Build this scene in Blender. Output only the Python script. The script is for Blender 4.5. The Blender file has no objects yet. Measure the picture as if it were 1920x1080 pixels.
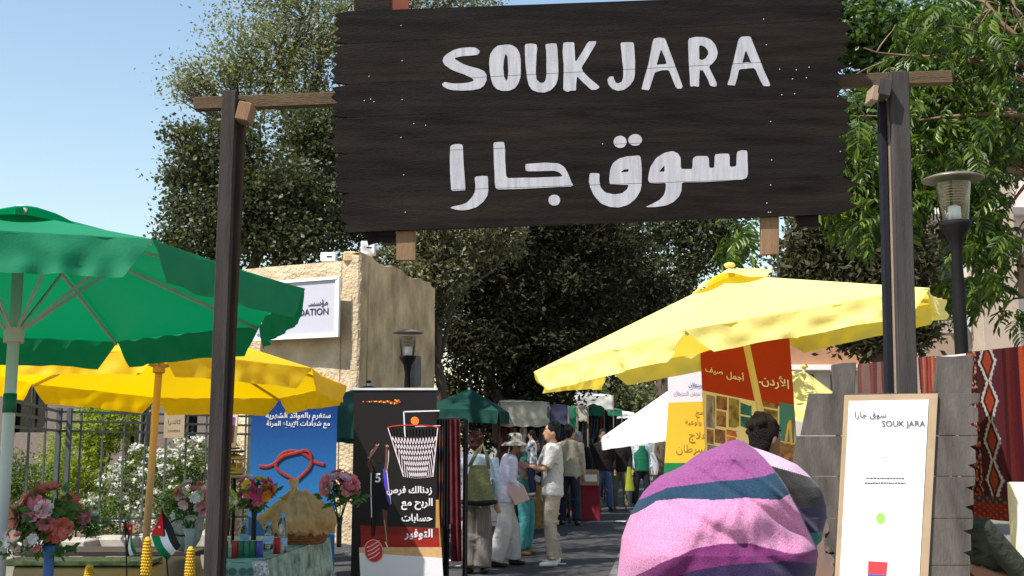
import bpy, bmesh, math, random
import numpy as np
from mathutils import Vector, Matrix, noise

sc = bpy.context.scene
C = sc.collection
R = math.radians

# ---------------------------------------------------------------- camera, sky, sun, exposure
F_PX, EYE = 2100.0, 1.6
PITCH = math.atan(277 / F_PX)
cam_d = bpy.data.cameras.new('camera')
cam_d.sensor_width = 36.0
cam_d.lens = F_PX / 1920 * 36
cam_d.clip_end = 2000
cam = bpy.data.objects.new('camera', cam_d)
C.objects.link(cam)
cam.location = (0, 0, EYE)
cam.rotation_euler = (R(90) + PITCH, 0, 0)
sc.camera = cam

SUN_DIR = Vector((0.45, 0.36, -0.82)).normalized()       # the way the light travels
world = bpy.data.worlds.new('World')
sc.world = world
world.use_nodes = True
wn = world.node_tree.nodes
sky = wn.new('ShaderNodeTexSky')
sky.sky_type = 'NISHITA'
sky.sun_disc = False
sky.sun_elevation = math.asin(-SUN_DIR.z)
sky.sun_rotation = math.atan2(-SUN_DIR.x, -SUN_DIR.y)
sky.altitude = 800
sky.air_density = 1.7
sky.dust_density = 0.9
sky.ozone_density = 1.2
wn['Background'].inputs[1].default_value = 0.115
world.node_tree.links.new(sky.outputs[0], wn['Background'].inputs[0])
sun_d = bpy.data.lights.new('sun', 'SUN')
sun_d.energy = 5.0
sun_d.angle = R(0.5)
sun_d.color = (1.0, 0.95, 0.86)
sun = bpy.data.objects.new('sun', sun_d)
C.objects.link(sun)
sun.rotation_euler = SUN_DIR.to_track_quat('-Z', 'Y').to_euler()
sun.location = (-10, -6, 20)
vs = sc.view_settings
vs.view_transform = 'Standard'
vs.look = 'None'
vs.gamma = 1
vs.use_curve_mapping = False
vs.exposure = 0.68
sc.cycles.max_bounces = 6
sc.cycles.diffuse_bounces = 3
sc.cycles.transparent_max_bounces = 6
sc.cycles.use_denoising = True

# ---------------------------------------------------------------- measuring helpers
CP, SP = math.cos(PITCH), math.sin(PITCH)


def W(px, py, y):
    """The place in the world that lies y metres down the street at this sight line."""
    a = (px - 960) / F_PX
    b = (540 - py) / F_PX
    dy = CP - b * SP
    dz = SP + b * CP
    return Vector((a / dy * y, y, EYE + dz / dy * y))


def ground_depth(py):
    b = (540 - py) / F_PX
    return -EYE * (CP - b * SP) / (SP + b * CP)


def GP(px, py, z=0.0):
    y = -(EYE - z) * (CP - (540 - py) / F_PX * SP) / (SP + (540 - py) / F_PX * CP)
    return W(px, py, y)


rnd = random.Random(7)
nrg = np.random.default_rng(11)

# ---------------------------------------------------------------- materials
MATS = {}


def mat(name, col, rough=0.75, var=0.18, scale=6.0, bump=0.0, bscale=30.0, trans=0.0, tcol=None,
        metal=0.0, spec=0.2, stretch=(1, 1, 1), col2=None, sheen=0.0, detail=6.0):
    if name in MATS:
        return MATS[name]
    m = bpy.data.materials.new(name)
    m.use_nodes = True
    nt = m.node_tree
    n, l = nt.nodes, nt.links
    bs = n['Principled BSDF']
    bs.inputs['Roughness'].default_value = rough
    bs.inputs['Metallic'].default_value = metal
    bs.inputs['Specular IOR Level'].default_value = spec
    if sheen:
        bs.inputs['Sheen Weight'].default_value = sheen
    tc = n.new('ShaderNodeTexCoord')
    mp = n.new('ShaderNodeMapping')
    mp.inputs['Scale'].default_value = stretch
    l.new(tc.outputs['Object'], mp.inputs['Vector'])
    ns = n.new('ShaderNodeTexNoise')
    ns.inputs['Scale'].default_value = scale
    ns.inputs['Detail'].default_value = detail
    ns.inputs['Roughness'].default_value = 0.6
    l.new(mp.outputs[0], ns.inputs['Vector'])
    rp = n.new('ShaderNodeValToRGB')
    rp.color_ramp.elements[0].position = 0.28
    rp.color_ramp.elements[1].position = 0.72
    c0 = [max(0, c * (1 - var)) for c in col]
    c1 = [min(1, c * (1 + var)) for c in (col2 or col)]
    rp.color_ramp.elements[0].color = (*c0, 1)
    rp.color_ramp.elements[1].color = (*c1, 1)
    l.new(ns.outputs['Fac'], rp.inputs['Fac'])
    l.new(rp.outputs[0], bs.inputs['Base Color'])
    if bump:
        n2 = n.new('ShaderNodeTexNoise')
        n2.inputs['Scale'].default_value = bscale
        n2.inputs['Detail'].default_value = 5
        l.new(mp.outputs[0], n2.inputs['Vector'])
        bp = n.new('ShaderNodeBump')
        bp.inputs['Strength'].default_value = min(1, bump)
        bp.inputs['Distance'].default_value = 0.02 if bump <= 1 else 0.02 * bump
        l.new(n2.outputs['Fac'], bp.inputs['Height'])
        l.new(bp.outputs[0], bs.inputs['Normal'])
    if trans:
        tr = n.new('ShaderNodeBsdfTranslucent')
        if tcol:
            tr.inputs[0].default_value = (*tcol, 1)
        else:
            l.new(rp.outputs[0], tr.inputs[0])
        mx = n.new('ShaderNodeMixShader')
        mx.inputs[0].default_value = trans
        l.new(bs.outputs[0], mx.inputs[1])
        l.new(tr.outputs[0], mx.inputs[2])
        l.new(mx.outputs[0], n['Material Output'].inputs[0])
    MATS[name] = m
    return m


def leaf_mat(name, cols, trans=0.35, rough=0.5, spec=0.3):
    if name in MATS:
        return MATS[name]
    m = bpy.data.materials.new(name)
    m.use_nodes = True
    nt = m.node_tree
    n, l = nt.nodes, nt.links
    bs = n['Principled BSDF']
    bs.inputs['Roughness'].default_value = rough
    bs.inputs['Specular IOR Level'].default_value = spec
    ge = n.new('ShaderNodeNewGeometry')
    rp = n.new('ShaderNodeValToRGB')
    cr = rp.color_ramp
    cr.elements[0].color = (*cols[0], 1)
    cr.elements[1].color = (*cols[-1], 1)
    for i, c in enumerate(cols[1:-1]):
        e = cr.elements.new((i + 1) / (len(cols) - 1))
        e.color = (*c, 1)
    l.new(ge.outputs['Random Per Island'], rp.inputs[0])
    l.new(rp.outputs[0], bs.inputs['Base Color'])
    tr = n.new('ShaderNodeBsdfTranslucent')
    mul = n.new('ShaderNodeMixRGB')
    mul.blend_type = 'MULTIPLY'
    mul.inputs[0].default_value = 1
    mul.inputs[2].default_value = (1.5, 1.6, 0.6, 1)
    l.new(rp.outputs[0], mul.inputs[1])
    l.new(mul.outputs[0], tr.inputs[0])
    mx = n.new('ShaderNodeMixShader')
    mx.inputs[0].default_value = trans
    l.new(bs.outputs[0], mx.inputs[1])
    l.new(tr.outputs[0], mx.inputs[2])
    l.new(mx.outputs[0], n['Material Output'].inputs[0])
    MATS[name] = m
    return m


def attr_mat(name, rough=0.9, bump=0.5, bscale=220, var=0.2, trans=0.0, sheen=0.0):
    """Colour from the mesh's own 'dye' attribute (woven stripes, printed cloth)."""
    if name in MATS:
        return MATS[name]
    m = bpy.data.materials.new(name)
    m.use_nodes = True
    nt = m.node_tree
    n, l = nt.nodes, nt.links
    bs = n['Principled BSDF']
    bs.inputs['Roughness'].default_value = rough
    bs.inputs['Specular IOR Level'].default_value = 0.115
    bs.inputs['Sheen Weight'].default_value = sheen
    at = n.new('ShaderNodeAttribute')
    at.attribute_name = 'dye'
    ns = n.new('ShaderNodeTexNoise')
    tc = n.new('ShaderNodeTexCoord')
    l.new(tc.outputs['Object'], ns.inputs['Vector'])
    ns.inputs['Scale'].default_value = bscale
    ns.inputs['Detail'].default_value = 4
    rp = n.new('ShaderNodeValToRGB')
    rp.color_ramp.elements[0].color = (1 - var, 1 - var, 1 - var, 1)
    rp.color_ramp.elements[0].position = .3
    rp.color_ramp.elements[1].color = (1 + var, 1 + var, 1 + var, 1)
    rp.color_ramp.elements[1].position = .7
    l.new(ns.outputs['Fac'], rp.inputs[0])
    mu = n.new('ShaderNodeMixRGB')
    mu.blend_type = 'MULTIPLY'
    mu.inputs[0].default_value = 1
    l.new(at.outputs['Color'], mu.inputs[1])
    l.new(rp.outputs[0], mu.inputs[2])
    l.new(mu.outputs[0], bs.inputs['Base Color'])
    bp = n.new('ShaderNodeBump')
    bp.inputs['Strength'].default_value = bump
    bp.inputs['Distance'].default_value = 0.003
    l.new(ns.outputs['Fac'], bp.inputs['Height'])
    l.new(bp.outputs[0], bs.inputs['Normal'])
    MATS[name] = m
    return m


def glass_mat(name, col=(0.9, 0.95, 0.97), rough=0.05, alpha=0.35):
    if name in MATS:
        return MATS[name]
    m = bpy.data.materials.new(name)
    m.use_nodes = True
    nt = m.node_tree
    n, l = nt.nodes, nt.links
    gl = n.new('ShaderNodeBsdfGlossy')
    gl.inputs['Color'].default_value = (1, 1, 1, 1)
    gl.inputs['Roughness'].default_value = rough
    tr = n.new('ShaderNodeBsdfTransparent')
    tr.inputs[0].default_value = (*col, 1)
    fr = n.new('ShaderNodeLayerWeight')
    fr.inputs[0].default_value = alpha
    mx = n.new('ShaderNodeMixShader')
    l.new(fr.outputs['Fresnel'], mx.inputs[0])
    l.new(tr.outputs[0], mx.inputs[1])
    l.new(gl.outputs[0], mx.inputs[2])
    l.new(mx.outputs[0], n['Material Output'].inputs[0])
    MATS[name] = m
    return m


# ---------------------------------------------------------------- mesh helpers
class MB:
    def __init__(s):
        s.v, s.f, s.mi, s.mats = [], [], [], []
        s.cur = 0

    def m(s, material):
        if material not in s.mats:
            s.mats.append(material)
        s.cur = s.mats.index(material)
        return s

    def face(s, idx):
        s.f.append(tuple(idx))
        s.mi.append(s.cur)

    def box(s, c, size, rot=None):
        b = len(s.v)
        hx, hy, hz = size[0] / 2, size[1] / 2, size[2] / 2
        for x, y, z in ((-hx, -hy, -hz), (hx, -hy, -hz), (hx, hy, -hz), (-hx, hy, -hz),
                        (-hx, -hy, hz), (hx, -hy, hz), (hx, hy, hz), (-hx, hy, hz)):
            p = Vector((x, y, z))
            if rot is not None:
                p = rot @ p
            s.v.append(p + Vector(c))
        for q in ((0, 3, 2, 1), (4, 5, 6, 7), (0, 1, 5, 4), (1, 2, 6, 5), (2, 3, 7, 6), (3, 0, 4, 7)):
            s.face([b + i for i in q])
        return s

    def beam(s, p0, p1, w, h, up=(0, 0, 1)):
        """A square bar between two points; w across, h along up."""
        p0, p1 = Vector(p0), Vector(p1)
        d = (p1 - p0).normalized()
        u = Vector(up)
        sx = d.cross(u)
        if sx.length < 1e-4:
            sx = d.cross(Vector((0, 1, 0)))
        sx.normalize()
        uu = sx.cross(d).normalized()
        b = len(s.v)
        for p in (p0, p1):
            for a, c in ((-1, -1), (1, -1), (1, 1), (-1, 1)):
                s.v.append(p + sx * a * w / 2 + uu * c * h / 2)
        for q in ((0, 3, 2, 1), (4, 5, 6, 7), (0, 1, 5, 4), (1, 2, 6, 5), (2, 3, 7, 6), (3, 0, 4, 7)):
            s.face([b + i for i in q])
        return s

    def tube(s, pts, rad, n=8, cap=True, ell=None, up=None):
        """A tube along pts; rad a number or list; ell: list of (a, b) half axes."""
        pts = [Vector(p) for p in pts]
        k = len(pts)
        if not hasattr(rad, '__len__'):
            rad = [rad] * k
        b = len(s.v)
        u = None
        for i in range(k):
            d = (pts[min(i + 1, k - 1)] - pts[max(i - 1, 0)])
            if d.length < 1e-9:
                d = Vector((0, 0, 1))
            d.normalize()
            if u is None:
                ref = Vector(up) if up is not None else (Vector((0, 1, 0)) if abs(d.z) > 0.7 else Vector((0, 0, 1)))
                u = (ref - d * ref.dot(d)).normalized()
            else:
                u = (u - d * u.dot(d))
                if u.length < 1e-6:
                    u = d.orthogonal()
                u.normalize()
            w = d.cross(u)
            a, c = (rad[i], rad[i]) if ell is None else ell[i]
            for j in range(n):
                t = 2 * math.pi * j / n
                s.v.append(pts[i] + w * (math.cos(t) * a) + u * (math.sin(t) * c))
        for i in range(k - 1):
            for j in range(n):
                j2 = (j + 1) % n
                s.face((b + i * n + j, b + i * n + j2, b + (i + 1) * n + j2, b + (i + 1) * n + j))
        if cap:
            s.face([b + j for j in range(n)][::-1])
            s.face([b + (k - 1) * n + j for j in range(n)])
        return s

    def ball(s, c, r, nu=12, nv=8, rot=None):
        c = Vector(c)
        if not hasattr(r, '__len__'):
            r = (r, r, r)
        b = len(s.v)
        for i in range(nv + 1):
            a = math.pi * i / nv
            for j in range(nu):
                t = 2 * math.pi * j / nu
                p = Vector((math.sin(a) * math.cos(t) * r[0], math.sin(a) * math.sin(t) * r[1], math.cos(a) * r[2]))
                if rot is not None:
                    p = rot @ p
                s.v.append(c + p)
        for i in range(nv):
            for j in range(nu):
                j2 = (j + 1) % nu
                s.face((b + i * nu + j, b + (i + 1) * nu + j, b + (i + 1) * nu + j2, b + i * nu + j2))
        return s

    def lathe(s, c, prof, n=16, axis=None):
        c = Vector(c)
        b = len(s.v)
        for r, z in prof:
            for j in range(n):
                t = 2 * math.pi * j / n
                s.v.append(c + Vector((r * math.cos(t), r * math.sin(t), z)))
        for i in range(len(prof) - 1):
            for j in range(n):
                j2 = (j + 1) % n
                s.face((b + i * n + j, b + i * n + j2, b + (i + 1) * n + j2, b + (i + 1) * n + j))
        return s

    def grid(s, fn, nu, nv, wrap=False):
        b = len(s.v)
        for i in range(nv + 1):
            for j in range(nu + (0 if wrap else 1)):
                s.v.append(Vector(fn(j / nu, i / nv)))
        w = nu if wrap else nu + 1
        for i in range(nv):
            for j in range(nu):
                j2 = (j + 1) % w if wrap else j + 1
                s.face((b + i * w + j, b + i * w + j2, b + (i + 1) * w + j2, b + (i + 1) * w + j))
        return s

    def poly(s, pts, thick):
        """A flat outline given real thickness (a vector)."""
        t = Vector(thick)
        b = len(s.v)
        n = len(pts)
        for p in pts:
            s.v.append(Vector(p))
        for p in pts:
            s.v.append(Vector(p) + t)
        s.face([b + i for i in range(n)])
        s.face([b + n + i for i in range(n)][::-1])
        for i in range(n):
            j = (i + 1) % n
            s.face((b + j, b + i, b + n + i, b + n + j))
        return s

    def mesh(s, name='mesh', smooth=False):
        me = bpy.data.meshes.new(name)
        me.from_pydata([tuple(v) for v in s.v], [], s.f)
        for m_ in s.mats:
            me.materials.append(m_)
        if len(s.mats) > 1:
            me.polygons.foreach_set('material_index', s.mi)
        if smooth:
            me.polygons.foreach_set('use_smooth', [True] * len(s.f))
        me.update()
        return me


def tag(o, label=None, cat=None, group=None, kind=None):
    if label:
        o['label'] = label
    if cat:
        o['category'] = cat
    if group:
        o['group'] = group
    if kind:
        o['kind'] = kind
    return o


def thing(name, label, cat, loc=(0, 0, 0), group=None, rz=0.0):
    o = bpy.data.objects.new(name, None)
    o.empty_display_size = 0.2
    C.objects.link(o)
    o.location = loc
    o.rotation_euler = (0, 0, rz)
    return tag(o, label, cat, group)


def obj(name, mb, material=None, parent=None, smooth=False, world=True, bevel=0.0):
    me = mb.mesh(name, smooth) if isinstance(mb, MB) else mb
    if material is not None:
        if len(me.materials) == 0:
            me.materials.append(material)
    o = bpy.data.objects.new(name, me)
    C.objects.link(o)
    if parent is not None:
        o.parent = parent
        if world:
            q = parent
            M = Matrix.Identity(4)
            chain = []
            while q is not None:
                chain.append(q)
                q = q.parent
            for q in reversed(chain):
                M = M @ Matrix.LocRotScale(q.location, q.rotation_euler, q.scale)
            o.matrix_parent_inverse = Matrix.Identity(4)
            L, Q, S_ = M.inverted().decompose()
            o.location = L
            o.rotation_euler = Q.to_euler()
    if bevel:
        b = o.modifiers.new('edge', 'BEVEL')
        b.width = bevel
        b.segments = 1
        b.limit_method = 'ANGLE'
    return o


def solo(name, mb, material, label, cat, group=None, smooth=False, kind=None, bevel=0.0):
    return tag(obj(name, mb, material, None, smooth, bevel=bevel), label, cat, group, kind)


def flat_curve(loops, depth=0.0):
    """2-D loops (outer and holes) filled into a mesh lying in XY, given `depth` thickness."""
    c = bpy.data.curves.new('outline', 'CURVE')
    c.dimensions = '2D'
    c.fill_mode = 'BOTH'
    for lp in loops:
        sp = c.splines.new('POLY')
        sp.points.add(len(lp) - 1)
        for i, p in enumerate(lp):
            sp.points[i].co = (p[0], p[1], 0, 1)
        sp.use_cyclic_u = True
    c.extrude = depth / 2
    o = bpy.data.objects.new('outline', c)
    me = bpy.data.meshes.new_from_object(o)
    bpy.data.objects.remove(o)
    bpy.data.curves.remove(c)
    return me


def text_mesh(s, bold=0.0, depth=0.0):
    c = bpy.data.curves.new('lettering', 'FONT')
    c.body = s
    c.offset = bold
    c.extrude = depth / 2
    c.resolution_u = 3
    o = bpy.data.objects.new('lettering', c)
    C.objects.link(o)
    me = bpy.data.meshes.new_from_object(o)
    bpy.data.objects.remove(o)
    bpy.data.curves.remove(c)
    me.materials.clear()
    return me


AR = {}
_b = 0xFE80
for ch, nf in zip('ءآأؤإئابةتثجحخدذرزسشصضطظعغفقكلمنهوىي',
                  (1, 2, 2, 2, 2, 4, 2, 4, 2, 4, 4, 4, 4, 4, 2, 2, 2, 2, 4, 4, 4, 4, 4, 4, 4, 4, 4, 4, 4, 4, 4, 4, 4, 2, 2, 4)):
    AR[ch] = [_b + i for i in range(nf)]
    _b += nf
AR['لا'] = [0xFEFB, 0xFEFC]
AR['لأ'] = [0xFEF7, 0xFEF8]
AR['لإ'] = [0xFEF9, 0xFEFA]


def arabic(s):
    """Joined letter forms in reading order from the right, written out left to right."""
    toks = []
    i = 0
    while i < len(s):
        if s[i:i + 2] in AR:
            toks.append(s[i:i + 2])
            i += 2
        else:
            toks.append(s[i])
            i += 1
    out = []
    for k, t in enumerate(toks):
        if t not in AR:
            out.append(t)
            continue
        f = AR[t]
        prev = toks[k - 1] if k else ' '
        nxt = toks[k + 1] if k + 1 < len(toks) else ' '
        jp = (prev in AR and len(AR[prev]) == 4) or prev == 'ـ'
        jn = (nxt in AR or nxt == 'ـ') and len(f) == 4 and nxt != 'ء'
        if len(f) == 4:
            idx = 3 if (jp and jn) else 1 if jp else 2 if jn else 0
        elif len(f) == 2:
            idx = 1 if jp else 0
        else:
            idx = 0
        out.append(chr(f[idx]))
    return ''.join(reversed(out))


def place_flat(me, o0, ux, uy, width=None, height=None, align='c', out=0.0):
    """Lay a flat mesh on a surface: o0 the anchor, ux to the right, uy up, fitted to width or height."""
    n = len(me.vertices)
    co = np.empty(n * 3)
    me.vertices.foreach_get('co', co)
    co = co.reshape(-1, 3)
    lo, hi = co.min(0), co.max(0)
    w, h = hi[0] - lo[0], hi[1] - lo[1]
    s1 = width / w if width else height / h
    s2 = height / h if height else s1
    ux, uy = Vector(ux).normalized(), Vector(uy).normalized()
    nz = ux.cross(uy)
    ax = {'l': lo[0], 'c': (lo[0] + hi[0]) / 2, 'r': hi[0]}[align]
    x = (co[:, 0] - ax) * s1
    y = (co[:, 1] - (lo[1] + hi[1]) / 2) * s2
    z = co[:, 2] + out
    P = np.array(o0)[None] + x[:, None] * np.array(ux) + y[:, None] * np.array(uy) + z[:, None] * np.array(nz)
    me.vertices.foreach_set('co', P.ravel())
    me.update()
    return me


def remesh(mb, voxel, smooth_it=3, material=None):
    me = mb.mesh('body', True)
    o = bpy.data.objects.new('body', me)
    C.objects.link(o)
    r = o.modifiers.new('r', 'REMESH')
    r.mode = 'VOXEL'
    r.voxel_size = voxel
    r.use_smooth_shade = True
    if smooth_it:
        q = o.modifiers.new('s', 'SMOOTH')
        q.iterations = smooth_it
        q.factor = 0.5
    dg = bpy.context.evaluated_depsgraph_get()
    out = bpy.data.meshes.new_from_object(o.evaluated_get(dg))
    bpy.data.objects.remove(o)
    bpy.data.meshes.remove(me)
    out.materials.clear()
    if material:
        out.materials.append(material)
    return out


def set_dye(me, fn):
    """Colour attribute per vertex from its place."""
    a = me.color_attributes.new('dye', 'FLOAT_COLOR', 'POINT')
    buf = []
    for v in me.vertices:
        buf.extend((*fn(v.co), 1.0))
    a.data.foreach_set('color', buf)


def leaf_cloud(name, cent, size, material, up=0.0, aspect=0.5, droop=0.3, fold=0.25):
    """Many single leaves, one folded quad pair each, at the given centres."""
    cent = np.asarray(cent, float)
    n = len(cent)
    d = nrg.normal(size=(n, 3))
    d[:, 2] = d[:, 2] * 0.7 - droop
    d /= np.linalg.norm(d, axis=1)[:, None]
    q = nrg.normal(size=(n, 3))
    s = np.cross(d, q)
    s /= np.linalg.norm(s, axis=1)[:, None]
    nn = np.cross(d, s)
    L = size * nrg.uniform(0.6, 1.25, n)[:, None]
    wd = L * aspect * 0.5
    v = np.empty((n, 6, 3))
    v[:, 0] = cent
    v[:, 1] = cent + d * L * 0.45 + s * wd + nn * wd * fold
    v[:, 2] = cent + d * L
    v[:, 3] = cent + d * L * 0.45 - s * wd + nn * wd * fold
    v = v[:, :4]
    me = bpy.data.meshes.new(name)
    me.vertices.add(n * 4)
    me.vertices.foreach_set('co', v.ravel())
    me.loops.add(n * 6)
    base = np.arange(n)[:, None] * 4
    li = (base + np.array([[0, 1, 2, 0, 2, 3]])).ravel()
    me.loops.foreach_set('vertex_index', li)
    me.polygons.add(n * 2)
    me.polygons.foreach_set('loop_start', np.arange(n * 2) * 3)
    me.polygons.foreach_set('loop_total', np.full(n * 2, 3))
    me.update(calc_edges=True)
    me.validate()
    me.materials.append(material)
    return me


def blob_points(blobs, n, clump=0.35, per=60, shell=0.55):
    """Leaf positions gathered into twig-sized clumps inside ellipsoids (centre, (rx, ry, rz))."""
    vol = np.array([b[1][0] * b[1][1] * b[1][2] for b in blobs]) ** 0.67
    vol /= vol.sum()
    nc = max(1, n // per)
    pick = nrg.choice(len(blobs), nc, p=vol)
    out = []
    for k in pick:
        c, r = blobs[k]
        u = nrg.normal(size=3)
        u /= np.linalg.norm(u)
        rr = nrg.uniform(shell, 1.0) ** 0.8 * (1 + nrg.normal() * 0.06)
        cc = np.array(c) + u * np.array(r) * rr
        cs = clump * nrg.uniform(0.5, 1.3)
        out.append(cc + nrg.normal(size=(per, 3)) * np.array([cs, cs, cs * 0.6]) * 0.6)
    return np.concatenate(out)


def noise3(p, s=1.0):
    return noise.noise(Vector(p) * s)

# ================================================================ THE GROUND AND THE STREET
ASPH = mat('street asphalt', (0.058, 0.055, 0.055), 0.85, 0.35, 2.0, 0.6, 120)
SLAB = mat('pale paving', (0.36, 0.33, 0.29), 0.85, 0.22, 5.0, 0.3, 60)
SOIL = mat('garden soil', (0.16, 0.11, 0.07), 0.95, 0.35, 5.0, 0.8, 40)
g = MB()
g.grid(lambda u, v: ((u - .5) * 1200, (v - .12) * 1200, -0.02), 24, 24)
tag(obj('ground', g, mat('dry ground', (0.17, 0.15, 0.12), .95, .3, .3)), kind='structure')


def street_x(y):            # the street runs away slightly to the right
    return 1.06 + 0.14 * (y - 12.8)


g = MB()
ys = [-6 + 2.0 * i for i in range(44)]
for y0, y1 in zip(ys, ys[1:]):
    b = len(g.v)
    for yy in (y0, y1):
        g.v += [Vector((-3.9 + .14 * (yy - 12.8), yy, 0)), Vector((street_x(yy) + 3.8, yy, 0))]
    g.face((b, b + 1, b + 3, b + 2))
tag(obj('street', g, ASPH), kind='structure')
# gutter strip of pale stones, then rows of paving beyond it
gut = tag(obj('gutter', MB().m(mat('gutter concrete', (0.13, 0.13, 0.13), .9, .2, 4)).poly(
    [(street_x(-4) - .0, -4, .004), (street_x(-4) + .30, -4, .004), (street_x(80) + .30, 80, .004), (street_x(80), 80, .004)],
    (0, 0, .004))), kind='structure')
n_st = 0
pv = tag(obj('pavement', MB().m(SLAB).poly(
    [(street_x(-4) + .36, -4, .012), (street_x(-4) + 3.6, -4, .012), (street_x(80) + 3.6, 80, .012), (street_x(80) + .36, 80, .012)],
    (0, 0, .004))), kind='structure')
slab_me = {}
for k in range(3):
    s = MB().box((0, 0, 0), (.585, .585, .02))
    slab_me[k] = s.mesh('slab')
    slab_me[k].materials.append(mat('slab stone %d' % k, [(0.34, .31, .27), (0.40, .37, .33), (0.28, .26, .24)][k], .85, .2, 6, .3, 60))
for i in range(26):
    for j in range(5):
        y = 12.4 + .6 * i
        x = street_x(y) + .68 + .6 * j
        o = bpy.data.objects.new('slab', slab_me[rnd.randrange(3)])
        C.objects.link(o)
        o.parent = pv
        o.location = (x, y, .026 + rnd.uniform(-.002, .003))
        o.rotation_euler = (0, 0, -math.atan(.14))
kerb_me = MB().box((0, 0, 0), (.14, .88, .12)).mesh('kerb_stone')
kerb_me.materials.append(mat('kerb stone', (.34, .33, .31), .85, .2, 5, .4, 50))
for i in range(34):
    y = 6 + .9 * i
    o = bpy.data.objects.new('kerb_stone', kerb_me)
    C.objects.link(o)
    o.parent = gut
    o.location = (street_x(y) + .26, y, .01)
    o.rotation_euler = (0, 0, -math.atan(.14))
# garden earth behind the fence
tag(obj('garden_ground', MB().m(SOIL).poly([(-14, 9, .02), (-4.6, 15.6, .02), (-2.9, 18.8, .02), (-3, 24, .02), (-14, 24, .02)], (0, 0, -.02))),
    kind='structure')

# ================================================================ BUILDING WITH THE BOARD ON THE LEFT
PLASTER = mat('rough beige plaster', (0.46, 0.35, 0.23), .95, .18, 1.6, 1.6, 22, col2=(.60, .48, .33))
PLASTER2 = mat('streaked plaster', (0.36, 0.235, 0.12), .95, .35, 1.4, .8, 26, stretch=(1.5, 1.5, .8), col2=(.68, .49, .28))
c0 = W(672, 476, 17.0)
dl = Vector((-1, .5, 0)).normalized()
dr = Vector((.45, 1, 0)).normalized()
c0g = Vector((c0.x, c0.y, 0))
bt = thing('stone_building', 'rough beige plastered building with a white name board on its wall', 'building', c0g)
top = c0.z


def wall_panel(a, b, h0, h1, th, m, name, nu=40, nv=24, amp=.02, tops=None):
    """An uneven plastered wall from a to b (ground points) with thickness."""
    a, b = Vector(a), Vector(b)
    d = (b - a).normalized()
    nrm = Vector((d.y, -d.x, 0))
    mb = MB().m(m)

    def fn(u, v):
        p = a.lerp(b, u)
        hh = h1 + (tops(u) if tops else 0)
        p = p + Vector((0, 0, h0 + (hh - h0) * v))
        return p + nrm * (noise3(p, 1.8) * amp + noise3(p, 7) * amp * .35)
    mb.grid(fn, nu, nv)
    mb.grid(lambda u, v: Vector(fn(u, 1)) - nrm * (th * v), nu, 1)
    mb.grid(lambda u, v: a.lerp(b, u) - nrm * th + Vector((0, 0, h0 + (h1 + (tops(u) if tops else 0) - h0) * (1 - v))), nu, 2)
    return obj(name, mb, None, bt)


wall_panel(c0g + dl * 2.35, c0g, 0, top - .09, .3, PLASTER, 'front_wall', 60, 70, .035)
wall_panel(c0g + dl * 2.35 + dr * 3, c0g + dl * 2.35, 0, top - .09, .3, PLASTER, 'side_wall', 20, 20, .02)
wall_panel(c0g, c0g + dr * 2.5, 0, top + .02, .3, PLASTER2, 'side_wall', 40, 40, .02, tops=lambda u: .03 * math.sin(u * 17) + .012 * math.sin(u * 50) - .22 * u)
obj('corner_strip', MB().m(PLASTER).grid(lambda u, v: c0g + Vector((math.sin(u * 3) * .03 - .02, -.05 + .05 * abs(u - .5), 0)) +
    Vector((noise3((u * 3, v * 30, 1)) * .02 + (u - .5) * .14, noise3((v * 33, 2, u)) * .012, v * (top - .02))), 4, 60), None, bt)
obj('coping_stone', MB().m(PLASTER2).box(c0 + dl * .16 + Vector((0, .1, -.03)), (.2, .25, .16)), None, bt, bevel=.02)
# grey cabinet on the side wall
cb = W(776, 690, 18.6)
obj('utility_box', MB().m(mat('grey cabinet', (.16, .15, .14), .7)).box((cb.x + .02, cb.y - .02, cb.z - .05), (.2, .12, .5), Matrix.Rotation(math.atan2(1, .45), 3, 'Z')), None, bt)

# name board
SIGNW = mat('white name board', (0.44, 0.43, 0.50), .45, .03, 3)
nr = Vector((-.447, -.894, 0))
off = nr * .28


def on_wall(px, py, out):
    """Where a sight line meets the front wall's plane shifted out by `out`."""
    o = Vector((0, 0, EYE))
    d = W(px, py, 10) - o
    p0 = c0g + nr * out
    t = (p0 - o).dot(nr) / d.dot(nr)
    return o + d * t


nb = thing('name_board', 'white framed name board with dark blue lettering on the beige wall', 'sign', on_wall(560, 580, .2))
A, B, D_, E_ = on_wall(470, 538, .26), on_wall(634, 521, .26), on_wall(634, 629, .26), on_wall(470, 638, .26)
ux = (B - A).normalized()
ux.z = 0
ux.normalize()
A = on_wall(634, 521, .26) - ux * 1.75
zt, zb = B.z, D_.z
obj('panel', MB().m(SIGNW).poly([(A.x, A.y, zt), (B.x, B.y, zt), (B.x, B.y, zb), (A.x, A.y, zb)], -nr * .03), None, nb)
fm = mat('white board frame', (.80, .80, .80), .35, .03)
fr = MB().m(fm)
for (p, q) in (((A, zt), (B, zt)), ((A, zb), (B, zb)), ((B, zt + .022), (B, zb - .022)), ((A, zt + .022), (A, zb - .022))):
    fr.beam((p[0].x, p[0].y, p[1]), (q[0].x, q[0].y, q[1]), .07, .045, nr if abs(p[1] - q[1]) > .1 else (0, 0, 1))
obj('frame', fr, None, nb)
obj('bracket', MB().m(fm).beam(B + nr * -.02 + Vector((-.3, .15, -.2)), B + nr * -.3 + Vector((-.3, .15, -.2)), .04, .04), None, nb)
INK = mat('navy lettering', (.03, .03, .09), .6, .05)
BLUEINK = mat('blue lettering', (.05, .08, .35), .6, .05)
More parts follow.
